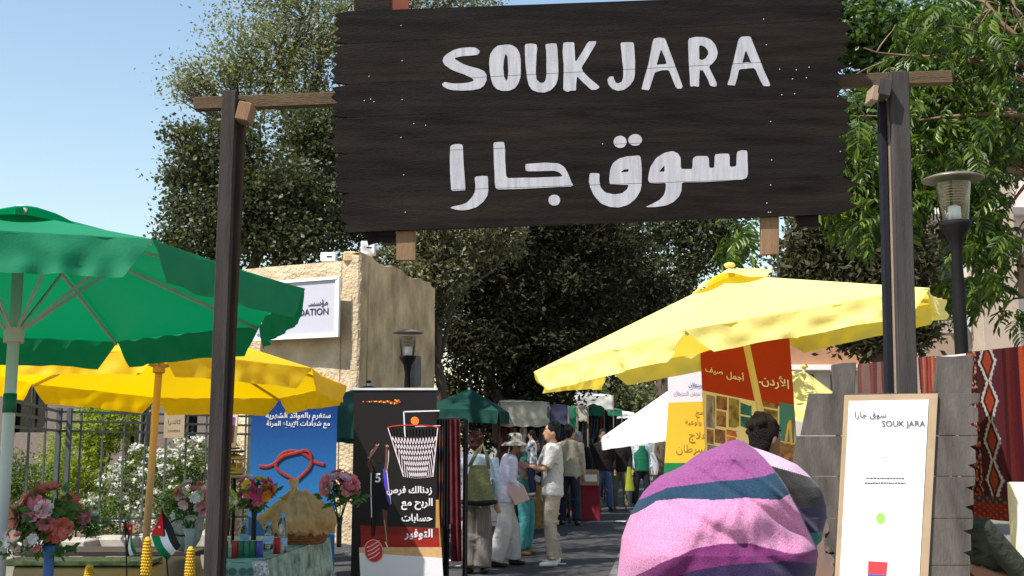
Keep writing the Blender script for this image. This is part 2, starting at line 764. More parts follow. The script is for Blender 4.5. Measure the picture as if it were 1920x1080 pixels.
for s_, px_, py_, h_, al, m_ in ((arabic('مؤسسـ'), 615, 568, .12, 'r', INK), ('FOUNDATION', 616, 583, .105, 'r', INK), ('SHO', 503, 630, .08, 'r', BLUEINK)):
    p = on_wall(px_, py_, .262)
    me = place_flat(text_mesh(s_, .01, .002), p, ux, (0, 0, 1), None, h_, al, .006)
    me.materials.append(m_)
    obj('lettering', me, None, nb)

# two white floodlight boxes on the wall top
for px_, py_, w_, h_ in ((617, 483, .24, .14), (691, 466, .22, .21)):
    p = W(px_, py_, 17.6)
    t = thing('floodlight_box', 'small white box standing on the wall top above the name board' if px_ < 650 else
              'taller white box beside the tan sign batten on the wall corner', 'electrical box', (p.x, p.y, p.z - h_ / 2 - .02), 'white boxes on the wall top')
    obj('casing', MB().m(mat('white enamel', (.78, .8, .82), .4)).box(p, (w_, .2, h_)), None, t, bevel=.008)
    obj('slot', MB().m(mat('dark slot', (.02, .02, .02))).box(p + Vector((.02, -.102, 0)), (w_ * .35, .01, .02)), None, t)
    obj('bracket', MB().m(mat('white enamel', (.78, .8, .82), .4)).box(p + Vector((0, .02, -h_ / 2 - .05)), (w_ * .5, .1, .1)), None, t)

# low house at the back of the garden
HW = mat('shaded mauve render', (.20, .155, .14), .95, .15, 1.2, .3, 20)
hs = thing('garden_house', 'low pale house with dark barred windows behind the iron fence', 'house', (-8, 21, 0))
x0, x1 = W(-60, 800, 20.5).x, W(478, 800, 20.5).x
wins = [(W(18, 800, 20.5).x, W(88, 800, 20.5).x, 1.62, 2.6), (W(236, 800, 20.5).x, W(284, 800, 20.5).x, .9, 2.6),
        (W(325, 800, 20.5).x, W(372, 800, 20.5).x, 1.5, 2.5), (W(448, 800, 20.5).x, W(476, 800, 20.5).x, 1.6, 2.4)]
xs = x0
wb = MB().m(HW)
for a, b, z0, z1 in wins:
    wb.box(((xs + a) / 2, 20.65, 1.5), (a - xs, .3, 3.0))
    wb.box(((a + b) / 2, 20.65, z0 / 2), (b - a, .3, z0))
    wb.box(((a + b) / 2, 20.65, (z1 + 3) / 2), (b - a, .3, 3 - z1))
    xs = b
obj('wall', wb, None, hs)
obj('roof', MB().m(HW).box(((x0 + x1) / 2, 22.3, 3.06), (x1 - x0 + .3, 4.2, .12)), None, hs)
for a, b, z0, z1 in wins:
    w_ = obj('window', MB().m(mat('dark window glass', (.012, .014, .018), .15, .1, spec=.5)).box(((a + b) / 2, 20.72, (z0 + z1) / 2), (b - a, .02, z1 - z0)), None, hs)
    fr = MB().m(mat('window frame', (.2, .18, .16), .6))
    fr.box(((a + b) / 2, 20.6, z0 + .02), (b - a, .06, .04)).box((a + .02, 20.6, (z0 + z1) / 2), (.04, .06, z1 - z0)).box((b - .02, 20.6, (z0 + z1) / 2), (.04, .06, z1 - z0)).box(((a + b) / 2, 20.6, (z0 + z1) / 2), (.03, .05, z1 - z0))
    obj('frame', fr, None, w_)

# ================================================================ BUILDINGS ON THE RIGHT
BEIGE = mat('beige stone facing', (.42, .33, .26), .9, .14, 1.5, .2, 30)
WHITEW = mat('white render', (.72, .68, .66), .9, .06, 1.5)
TERRA = mat('terracotta wall', (.36, .19, .11), .9, .16, 2, .2, 25)
rb = thing('right_building', 'tall beige building with white sunlit wall and stone pillars beyond the street lamp', 'building', W(1850, 817, 22))
y = 22.0


def slabwall(name, px0, px1, py0, py1, yy, th, m, par=rb):
    a, b = W(px0, py1, yy), W(px1, py0, yy)
    return obj(name, MB().m(m).box(((a.x + b.x) / 2, yy + th / 2, (a.z + b.z) / 2), (b.x - a.x, th, b.z - a.z)), None, par, bevel=.01)


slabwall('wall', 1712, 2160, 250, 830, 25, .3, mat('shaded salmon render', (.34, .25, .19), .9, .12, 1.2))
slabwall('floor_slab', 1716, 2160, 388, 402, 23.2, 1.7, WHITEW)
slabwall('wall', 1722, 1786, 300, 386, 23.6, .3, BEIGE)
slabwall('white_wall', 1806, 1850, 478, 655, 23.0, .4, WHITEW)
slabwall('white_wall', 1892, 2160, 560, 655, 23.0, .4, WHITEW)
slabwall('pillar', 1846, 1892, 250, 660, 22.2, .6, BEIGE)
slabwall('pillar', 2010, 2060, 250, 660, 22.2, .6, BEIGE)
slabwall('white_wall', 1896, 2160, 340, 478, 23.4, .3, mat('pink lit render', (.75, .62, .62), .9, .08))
slabwall('balcony', 1722, 1800, 560, 625, 22.6, .5, BEIGE)
for k in range(4):
    w_ = slabwall('window', 1760 + 36 * k, 1782 + 36 * k, 425, 540, 24.93, .05, mat('dark window glass', (.012, .014, .018)))
rl = MB().m(mat('white railing', (.7, .7, .7), .4))
a, b = W(1745, 560, 22.5), W(1805, 560, 22.5)
for zz in (a.z, a.z - .14, a.z - .28):
    rl.beam((a.x, 22.5, zz), (b.x, 22.5, zz), .02, .02)
for k in range(9):
    xx = a.x + (b.x - a.x) * k / 8
    rl.beam((xx, 22.5, a.z), (xx, 22.5, a.z - .36), .02, .02)
obj('railing', rl, None, rb)
tb = thing('terracotta_building', 'low terracotta walled house behind the yellow parasol and the cypress trunk', 'house', W(1620, 817, 26))
slabwall('wall', 1470, 1812, 622, 690, 26, .3, TERRA, tb)
slabwall('wall', 1470, 1812, 690, 830, 26.1, .3, mat('pale lower wall', (.5, .45, .40), .9, .15), tb)
slabwall('ledge', 1466, 1816, 684, 694, 25.8, .3, WHITEW, tb)
for px_ in (1500, 1560, 1700):
    slabwall('window', px_, px_ + 26, 702, 760, 26.06, .05, mat('dark window glass', (.012, .014, .018)), tb)

# ================================================================ TREES
BARK = mat('grey brown bark', (.10, .075, .055), .95, .3, 8, .8, 40, stretch=(1, 1, .3))


def limb(mb, p0, p1, r0, r1, n=6, wob=.06, seg=6):
    p0, p1 = Vector(p0), Vector(p1)
    L = (p1 - p0).length
    pts, rs = [], []
    for i in range(seg + 1):
        t = i / seg
        p = p0.lerp(p1, t)
        if 0 < i < seg:
            p += Vector((noise3((p.x * 1.3, p.y, p.z)), noise3((p.y, p.z * 1.3, p.x)), 0)) * L * wob * 2
        p.z += L * .06 * math.sin(math.pi * t)
        pts.append(p)
        rs.append(r0 + (r1 - r0) * t)
    mb.tube(pts, rs, n)
    return pts


def tree(name, label, cat, base, blobs, n, size, lm, trunk_r=.25, fork=None, group=None, clump=.4, per=60, shell=.5, aspect=.5,
         droop=.3, bark=BARK, twigs=3):
    base = Vector(base)
    t = thing(name, label, cat, base, group)
    cs = [Vector(b[0]) for b in blobs]
    mid = sum(cs, Vector()) / len(cs)
    fk = Vector(fork) if fork else base.lerp(Vector((mid.x, mid.y, min(c.z for c in cs))), .75)
    mb = MB()
    limb(mb, base - Vector((0, 0, .1)), fk, trunk_r, trunk_r * .72, 10, .02)
    for c, r in blobs:
        c = Vector(c)
        pts = limb(mb, fk, c, trunk_r * .45, trunk_r * .1, 6, .07)
        for k in range(twigs):
            d = Vector((rnd.gauss(0, 1), rnd.gauss(0, 1), rnd.gauss(.3, .8))).normalized()
            e = c + Vector((d.x * r[0], d.y * r[1], d.z * r[2])) * .85
            limb(mb, pts[rnd.randrange(3, 6)], e, trunk_r * .14, trunk_r * .03, 4, .08, 4)
    obj('trunk', mb, bark, t, True)
    cr = obj('crown', leaf_cloud('crown', blob_points(blobs, n, clump, per, shell), size, lm, aspect=aspect, droop=droop), None, t)
    return t


def bl(px, py, y, r, ry=None, rz=None):
    s = y / F_PX
    return (tuple(W(px, py, y)), (r * s, (ry or r) * s, (rz or r) * s))


OLIVE = leaf_mat('silvery olive leaf', [(.11, .12, .065), (.16, .17, .095), (.23, .23, .14), (.13, .145, .085)], .35, .45, .4)
LM_A2 = leaf_mat('dull green leaf', [(.035, .045, .022), (.06, .072, .033), (.10, .108, .048)], .25, .5, .3)
DARK = leaf_mat('dark needle leaf', [(.016, .018, .009), (.028, .030, .015), (.055, .052, .027)], .08, .85, .06)
DARKO = leaf_mat('dusty olive sprays', [(.06, .065, .035), (.12, .12, .06), (.22, .20, .12)], .3, .5, .4)
CYP = leaf_mat('brown cypress leaf', [(.04, .043, .023), (.065, .063, .035), (.095, .088, .05)], .2, .75, .15)
BRIGHT = leaf_mat('bright green leaf', [(.020, .045, .008), (.045, .085, .012), (.13, .19, .025), (.028, .058, .012)], .3, .4, .35)
YELG = leaf_mat('yellow green leaf', [(.18, .24, .03), (.30, .34, .04), (.10, .16, .02)], .45, .5)
FAR = leaf_mat('far olive leaf', [(.09, .10, .045), (.14, .14, .06), (.06, .08, .035)], .3, .7)

# tall tree on the left
ya = 29.0
blA = [bl(500, 80, ya, 110), bl(430, 150, ya, 80), bl(560, 180, ya, 110), bl(620, 60, ya, 110), bl(720, 0, ya + 2, 120), bl(850, -40, ya + 2, 110),
       bl(530, -40, ya, 100), bl(360, 145, ya, 45), bl(345, 170, ya, 40, 40, 22),
       bl(640, 300, ya + 1, 110)]
tree('broadleaf_tree', 'tall airy olive-green tree rising against the sky over the beige building', 'tree', (W(560, 817, ya).x, ya, 0), blA, 40000, .115, OLIVE,
     .30, clump=.5, per=32, shell=.1, aspect=.5, twigs=9)
blA2 = [bl(370, 300, 26, 55), bl(430, 280, 26, 75), bl(350, 390, 26, 48), bl(340, 250, 26, 34, 34, 22), bl(440, 400, 26, 90), bl(520, 360, 26, 95),
        bl(400, 470, 26, 80), bl(330, 455, 26, 45), bl(560, 450, 26, 90), bl(600, 260, 27, 90), bl(660, 400, 27, 90), bl(350, 330, 26, 42)]
tree('broadleaf_tree', 'darker rounded tree behind the green parasol and the left gate post', 'tree', (W(480, 817, 26).x, 26, 0), blA2, 40000, .125, LM_A2,
     .26, clump=.42, per=34, shell=.15, aspect=.62, twigs=9)
# dark evergreens in the middle
blB = [bl(860, 470, 25, 110), bl(960, 560, 26, 150), bl(1080, 520, 27, 120), bl(900, 650, 25, 90), bl(1010, 690, 26, 110), bl(1100, 640, 28, 90),
       bl(800, 420, 26, 90), bl(960, 420, 26, 130), bl(1090, 440, 27, 90), bl(860, 720, 25, 60), bl(960, 780, 27, 80), bl(870, 800, 27, 70)]
tree('evergreen_tree', 'large nearly black evergreen hanging over the stalls behind the sign', 'tree', (W(950, 817, 26.5).x, 26.5, 0), blB, 80000, .15, DARK,
     .35, clump=.45, per=60, shell=.2, aspect=.4)
tree('evergreen_tree', 'dark evergreen with a thin bare trunk left of the yellow parasol tip', 'tree', (W(1008, 817, 30).x, 30, 0),
     [bl(1120, 600, 30, 90), bl(1190, 560, 31, 80), bl(1040, 600, 30, 80), bl(1060, 480, 30, 100), bl(1150, 470, 30, 70)], 22000, .17, DARK, .22, clump=.45, shell=.2, aspect=.4)
blC = [bl(800, 440, 20, 60), bl(870, 450, 20.5, 60), bl(780, 520, 19.6, 34), bl(830, 510, 20, 50), bl(830, 580, 20.2, 26), bl(940, 440, 21, 45), bl(700, 480, 19.5, 20, 20, 14),
       bl(760, 470, 19.8, 30)]
tree('climbing_shrub', 'dusty olive shrub spilling over the side wall of the beige building', 'shrub', (W(840, 817, 21).x, 21, 0), blC, 14000, .12, DARKO, .12,
     clump=.22, per=35, shell=.4, aspect=.35, droop=.6)
# lighter tree with sky showing through
blE = [bl(1180, 430, 34, 90), bl(1280, 440, 34, 90), bl(1240, 520, 34, 90), bl(1360, 450, 34, 70), bl(1160, 520, 34, 60), bl(1330, 400, 34, 80), bl(1180, 600, 34, 60)]
tree('broadleaf_tree', 'loose green tree with sky showing through above the yellow parasol slope', 'tree', (W(1240, 817, 34).x, 34, 0), blE, 17000, .17, LM_A2, .3,
     clump=.42, per=35, shell=.15, aspect=.5, twigs=8)
# overhanging tree outside the picture whose shade falls on the street
tree('overhanging_tree', 'big street tree beyond the left edge shading the stalls', 'tree', (-8.2, 11.0, 0),
     [((-4.4, 10.2, 8.8), (1.5, 1.5, .9)), ((-3.6, 12.2, 9.2), (1.6, 1.6, .9)), ((-2.7, 14.6, 9.6), (1.7, 1.8, .9)), ((-5.4, 12.4, 9.2), (1.5, 1.5, .9)), ((-1.6, 17.6, 10), (1.8, 2.0, .9)), ((-4.0, 16, 10), (1.8, 1.8, .9))],
     13000, .13, LM_A2, .3, fork=(-7.0, 11.2, 6.5), clump=.45, per=60, shell=.1, aspect=.6)
# cypress
blD = [bl(1620, 470, 18, 110, 60), bl(1540, 480, 18, 70, 50), bl(1700, 500, 18, 70, 50), bl(1600, 400, 18, 110, 60), bl(1690, 570, 18, 60, 45), bl(1560, 560, 18, 80, 50),
       bl(1640, 600, 18, 70, 50), bl(1500, 510, 18, 34), bl(1700, 620, 18, 45)]
tree('cypress_tree', 'dusty brown cypress with a thick trunk behind the right gate post', 'tree', (W(1646, 817, 18).x, 18, 0), blD, 60000, .13, CYP, .19,
     fork=tuple(W(1646, 600, 18)), clump=.3, per=60, shell=.12, aspect=.45, droop=-.3)
# far trees at the end of the street
for k, (px_, py_, y_, r_, lab) in enumerate(((1150, 745, 62, 46, 'hazy olive tree closing the view at the end of the street'),
                                        (1215, 750, 70, 60, 'dull green tree at the street end beside the white parasol slope'),
                                        (1300, 745, 75, 60, 'distant dry green tree half hidden by the yellow poster'),
                                        (1100, 770, 66, 40, 'distant low tree just over the market awnings'))):
    tree('far_tree', lab, 'tree', (W(px_, 817, y_).x, y_, 0), [bl(px_, py_, y_, r_, r_, r_ * .8), bl(px_ - r_ * .7, py_ + 25, y_, r_ * .7), bl(px_ + r_ * .7, py_ + 20, y_, r_ * .7)],
         5000, .35, FAR, .2, group='distant trees at the street end', clump=.7, per=30, shell=.2)

# leafy tree on the right: whole compound leaves, one object each
yt = 9.5
TT = thing('leafy_tree', 'bright leafy tree with drooping compound leaves over the right gate post', 'tree', (W(2080, 817, yt + 1).x, yt + 1, 0))
mb = MB()
root = Vector((W(2080, 817, yt + 1).x, yt + 1, 0))
fk = W(2040, 330, yt + .8)
limb(mb, root, fk, .19, .13, 10, .02)
TIPS = []
BR = [((1950, 180), (1830, 60), .07), ((1940, 250), (1760, 180), .06), ((1960, 300), (1880, 440), .04), ((1980, 120), (1700, -20), .06), ((1930, 230), (1640, 240), .05),
      ((1960, 100), (1880, -40), .06), ((1990, 330), (1900, 560), .03), ((1900, 140), (1620, 90), .045)]
for (a, b, r_) in BR:
    p1 = W(a[0], a[1], yt + .5)
    p2 = W(b[0], b[1], yt + rnd.uniform(.2, 1.0))
    limb(mb, fk, p1, .09, r_ * .6, 6, .08)
    pts = limb(mb, p1, p2, r_ * .6, .006, 5, .13, 8)
    for q in range(7):
        s_ = pts[rnd.randrange(2, 9)]
        e = s_ + Vector((rnd.uniform(-.5, .3), rnd.uniform(-.4, .3), rnd.uniform(-.35, .35)))
        tw = limb(mb, s_, e, .010, .004, 4, .1, 4)
        TIPS.append(e)
obj('trunk', mb, mat('warm twig bark', (.17, .115, .07), .9, .25, 10), TT, True)


def compound_leaf(n_pairs, L, seed):
    r = random.Random(seed)
    mb = MB()
    pts = [Vector((0, 0, 0))]
    for i in range(1, 8):
        t = i / 7
        pts.append(Vector((L * t * (1 - .25 * t), 0, -L * .45 * t * t)))
    mb.tube(pts, [.0022 * (1 - .6 * i / 7) for i in range(8)], 3, False)
    for i in range(n_pairs * 2 + 1):
        t = .15 + .85 * (i // 2) / n_pairs if i < n_pairs * 2 else 1.0
        k = min(6, int(t * 7))
        p = pts[k].lerp(pts[k + 1], t * 7 - k)
        dirn = (pts[min(7, k + 1)] - pts[k]).normalized()
        side = 0 if i == n_pairs * 2 else (1 if i % 2 else -1)
        d = (dirn * (.5 if side else 1) + Vector((0, side, 0)) + Vector((0, 0, -.45 + r.uniform(-.2, .2)))).normalized()
        ll = L * .42 * (1 - .35 * abs(t - .5)) * r.uniform(.85, 1.15)
        sd = d.cross(Vector((0, 0, 1))).normalized()
        nz = d.cross(sd)
        w_ = ll * .17
        b = len(mb.v)
        mb.v += [p, p + d * ll * .35 + sd * w_ - nz * w_ * .3, p + d * ll * .75 + sd * w_ * .7 - nz * w_ * .5 - Vector((0, 0, ll * .05)), p + d * ll - Vector((0, 0, ll * .15)),
                 p + d * ll * .75 - sd * w_ * .7 - nz * w_ * .5 - Vector((0, 0, ll * .05)), p + d * ll * .35 - sd * w_ - nz * w_ * .3]
        mb.face((b, b + 1, b + 2, b + 3))
        mb.face((b, b + 3, b + 4, b + 5))
    me = mb.mesh('leaf')
    me.materials.append(BRIGHT)
    return me


LEAF = [compound_leaf(4 + (k % 3), .30 + .05 * (k % 3), k) for k in range(6)]
FZ = [(1780, 40, 80), (1860, 60, 80), (1740, 130, 60), (1820, 150, 80), (1890, 180, 60), (1620, 250, 45), (1600, 330, 40),
      (1650, 300, 30), (1720, 250, 55), (1760, 310, 50), (1800, 250, 70), (1870, 280, 60), (1640, 390, 35), (1870, 370, 40), (1720, 360, 30), (1895, 440, 34), (1850, 520, 20),
      (1905, 590, 16), (1390, 430, 30), (1370, 450, 30), (1815, 450, 18), (1910, 90, 60), (1650, 250, 40)]


def leaf_place(big):
    px_, py_, r_ = FZ[rnd.randrange(len(FZ))] if big else FZ[rnd.randrange(17)]
    a = rnd.uniform(0, 6.283)
    q = math.sqrt(rnd.random()) * r_
    p = W(px_ + q * math.cos(a), py_ + q * math.sin(a), yt + rnd.uniform(-.25, 1.3) + (0 if px_ > 1450 else 1.5))
    M = Matrix.Translation(p) @ Matrix.Rotation(rnd.uniform(0, 6.283), 4, 'Z') @ Matrix.Rotation(rnd.uniform(-.5, .9), 4, 'Y') @ Matrix.Rotation(rnd.uniform(-.5, .5), 4, 'X')
    return M @ Matrix.Scale(rnd.uniform(.5, .95), 4)


TI = Matrix.Translation(TT.location).inverted()
for k in range(290):
    o = bpy.data.objects.new('leaf', LEAF[k % 6])
    C.objects.link(o)
    o.parent = TT
    M = leaf_place(True)
    l_, q_, s_ = (TI @ M).decompose()
    o.location, o.rotation_euler, o.scale = l_, q_.to_euler(), s_
# the many more leaves behind them, as one mass
vv, ff = [], []
base_me = [(np.array([v.co for v in m_.vertices]), [tuple(p.vertices) for p in m_.polygons]) for m_ in LEAF]
for k in range(1000):
    co, fs = base_me[k % 6]
    M = np.array(Matrix.Translation((0, .5, 0)) @ leaf_place(False))
    b = sum(len(x) for x in vv) if False else (len(vv) and vv[-1][0] + len(vv[-1][1])) or 0
    vv.append((b, co @ M[:3, :3].T + M[:3, 3]))
    ff += [tuple(i + b for i in f) for f in fs]
me = bpy.data.meshes.new('foliage')
me.from_pydata(np.concatenate([x[1] for x in vv]).tolist(), [], ff)
me.materials.append(BRIGHT)
o = obj('foliage', me, None, TT)
o['kind'] = 'stuff'

# second crown behind it (small leaved, dark)
tree('broadleaf_tree', 'small-leaved tangled tree behind the leafy branches at the top right', 'tree', (W(1960, 817, 14).x, 14, 0),
     [bl(1620, 60, 13, 80), bl(1720, 100, 13.5, 110), bl(1840, 60, 14, 110), bl(1640, 220, 13, 70), bl(1800, 220, 14, 90), bl(1900, 250, 14, 80), bl(1620, 340, 13.4, 45), bl(1740, 330, 14, 60)],
     60000, .095, leaf_mat('deep green small leaf', [(.02, .045, .012), (.045, .09, .02), (.09, .15, .03)], .35, .4, .5), .14, fork=tuple(W(1950, 330, 14)), clump=.2, per=40, shell=.2, aspect=.55, twigs=10,
     bark=MATS['warm twig bark'])

# ================================================================ THE WOODEN GATEWAY
yg = 5.2
S = yg / F_PX
GREYW = mat('weathered grey wood', (.055, .048, .046), .9, .3, 5, .3, 50, stretch=(6, 6, .5), spec=.15)
BROWNW = mat('brown timber', (.10, .065, .035), .85, .3, 5, .5, 60, stretch=(.6, 6, 6))
EDGEW = mat('sunlit plank edge', (.30, .22, .15), .85, .25, 6, .4, 60, stretch=(6, 6, .5))  # warm lighter tone paints in the sun on left-facing sides
TANW = mat('tan raw batten', (.22, .13, .07), .8, .2, 6, .3, 60, stretch=(6, 6, .5))
gate = thing('wooden_gateway', 'weathered timber gateway carrying the dark market sign', 'gateway', (W(960, 817, yg).x, yg, 0))


def at_y(p, y):
    return Vector((p.x * 1, y, p.z))


def post(x0, y0, x1, y1, wpx, dy, th, m, par=gate, bot=None):
    """A plank standing in the gate plane from a top pixel to a lower pixel, prolonged to the ground."""
    a, b = W(x0, y0, yg), W(x1, y1, yg)
    d = (b - a)
    g_ = a + d * (a.z / -d.z) if bot is None else b
    a.y += dy
    g_.y += dy
    return obj('post', MB().m(m).beam(g_, a, wpx * S, th, (0, 1, 0)), None, par, bevel=.004)


post(432, 172, 397, 1080, 27, 0, .05, mat('dark grey timber', (.045, .038, .035), .9, .35, 5, .3, 50, stretch=(6, 6, .5), spec=.12))
post(447, 182, 405, 1080, 20, .055, .05, mat('brown post timber', (.05, .03, .02), .9, .3, 5, .3, 50, stretch=(6, 6, .5), spec=.15))
post(1684, 136, 1700, 738, 36, 0, .045, GREYW)
post(1659, 182, 1674, 738, 13, .05, .045, mat('dark post timber', (.012, .013, .02), .8, .25, 5, .4, 60, stretch=(6, 6, .5)))
post(1670, 150, 1684, 738, 6, .03, .05, EDGEW)  # thin strip coloured as the post's sunlit left side
bm_ = lambda a, b: (W(a[0], a[1], yg + .08), W(b[0], b[1], yg + .08))
a, b = W(365, 196, yg + .09), W(1783, 146, yg + .09)
obj('crossbeam', MB().m(BROWNW).beam(a, b, .05, .064, (0, 0, 1)), None, gate, bevel=.004)
for (px_, py_, w_, h_, m_) in ((461, 213, 26, 36, TANW), (1653, 168, 26, 34, GREYW), (1636, 180, 14, 30, EDGEW)):
    p = W(px_, py_, yg - .03)
    obj('block', MB().m(m_).box(p, (w_ * S, .10, h_ * S), Matrix.Rotation(R(12), 3, 'Y')), None, gate, bevel=.004)

# ---------------------------------------------------------------- the sign
SIGN = thing('market_sign', 'big dark plank sign painted SOUK JARA in English and Arabic', 'sign', W(1110, 817, yg - .03) + Vector((0, 0, .0)))
SIGN.location.z = W(1110, 220, yg).z
DW = mat('dark stained plank', (.0075, .0052, .0045), .7, .5, 3.0, .35, 40, stretch=(.8, 8, 9), col2=(.016, .010, .008), spec=.12)
ys_ = yg - .05


def seam(k, x):
    """Height (px) of the k-th seam at column x, drawn as the planks run."""
    t = (x - 620) / 980
    L = [22, 84, 160, 222, 290, 364, 437]
    Rr = [-14, 36, 108, 180, 254, 330, 400]
    return L[k] + (Rr[k] - L[k]) * t


for k in range(6):
    pts = []
    for x in np.linspace(655, 1570, 14):
        pts.append((x, seam(k, x) + .12 + rnd.uniform(-.25, .1)))
    y0, y1 = seam(k, 1590), seam(k + 1, 1590)
    wob = [1574, 1583, 1572, 1586, 1578, 1592, 1597][k]
    m_ = 7
    for i in range(m_):
        t = (i + .5) / m_
        xx = wob + (18 if k == 5 else 10) * (1 if i % 2 else -1) * rnd.uniform(.2, 1) + 5
        pts.append((xx, y0 + (y1 - y0) * t))
    for x in np.linspace(1570, 655, 14):
        pts.append((x, seam(k + 1, x) - .12 + rnd.uniform(-.1, .25)))
    y0, y1 = seam(k + 1, 630), seam(k, 630)
    wl = [633, 626, 626, 626, 628, 640][k]
    for i in range(m_):
        t = (i + .5) / m_
        pts.append((wl + 9 * (1 if i % 2 else -1) * rnd.uniform(.2, 1) + (10 if k == 5 and i < 2 else 0), y0 + (y1 - y0) * t))
    DWk = mat('dark stained plank %d' % k, (.0050 * (1 + .3 * (k % 3 - 1)), .0040, .0038), .75, .5, 3.0, .3, 40, stretch=(.8, 8, 9), col2=(.0105 * (1 + .3 * (k % 2)), .0078 * (1 + .2 * (k % 2)), .0068), spec=.10)
    obj('plank', MB().m(DWk).poly([W(x, y, ys_) for x, y in pts], (0, .022 + rnd.uniform(-.002, .002), 0)), None, SIGN, bevel=.0007)
# plank ends above the top edge
obj('plank', MB().m(DW).poly([W(x, y, ys_ + .02) for x, y in ((664, 26), (664, -60), (731, -62), (731, 22))], (0, .02, 0)), None, SIGN)
obj('batten', MB().m(mat('red brown batten', (.16, .05, .025), .8, .2, 6)).poly([W(x, y, ys_ + .03) for x, y in ((730, 60), (730, -60), (766, -60), (766, 60))], (0, .02, 0)), None, SIGN)
for a_ in (((743, 500), (743, 60), (779, 58), (779, 488)), ((1427, 478), (1427, 60), (1461, 60), (1461, 476))):
    if a_[0][0] == 743:
        a_ = ((743, 488), (743, 60), (779, 58), (779, 488))
    obj('batten', MB().m(TANW).poly([W(x, y, ys_ + .024) for x, y in a_], (0, .03, 0)), None, SIGN, bevel=.002)
for a_ in (((684, 428), (742, 428), (742, 458), (720, 461), (712, 452), (690, 460)), ((1488, 400), (1535, 398), (1535, 428), (1520, 430), (1512, 424), (1500, 430))):
    obj('splinter', MB().m(DW).poly([W(x, y, ys_ + .023) for x, y in a_], (0, .015, 0)), None, SIGN)
nm = mat('bright nail head', (.75, .72, .65), .35, .1, metal=.3)
for k, (x, y) in enumerate(((752, 48), (754, 114), (754, 187), (752, 258), (757, 328), (760, 398), (692, 143), (798, 235), (1432, 36), (1437, 84), (1445, 228), (1447, 300), (1445, 347),
                            (1438, 381), (1441, 398), (1445, 398), (1517, 126), (1493, 131), (1486, 148), (1512, 146), (1466, 178), (1490, 176), (1462, 130), (683, 189), (695, 186), (701, 191),
                            (1576, 284), (776, 232), (1130, 270))):
    obj('nail', MB().m(nm).ball(W(x, y, ys_ - .001), .0027, 6, 4), None, SIGN)
WPAINT = mat('brushed white paint', (.34, .335, .365), .75, .09, 10, .15, 120, stretch=(6, 1, .7), col2=(.43, .425, .455), spec=.1)


def circ(cx, cy, r, ry=None, n=18):
    return [(cx + r * math.cos(2 * math.pi * i / n), cy + (ry or r) * math.sin(2 * math.pi * i / n)) for i in range(n)]


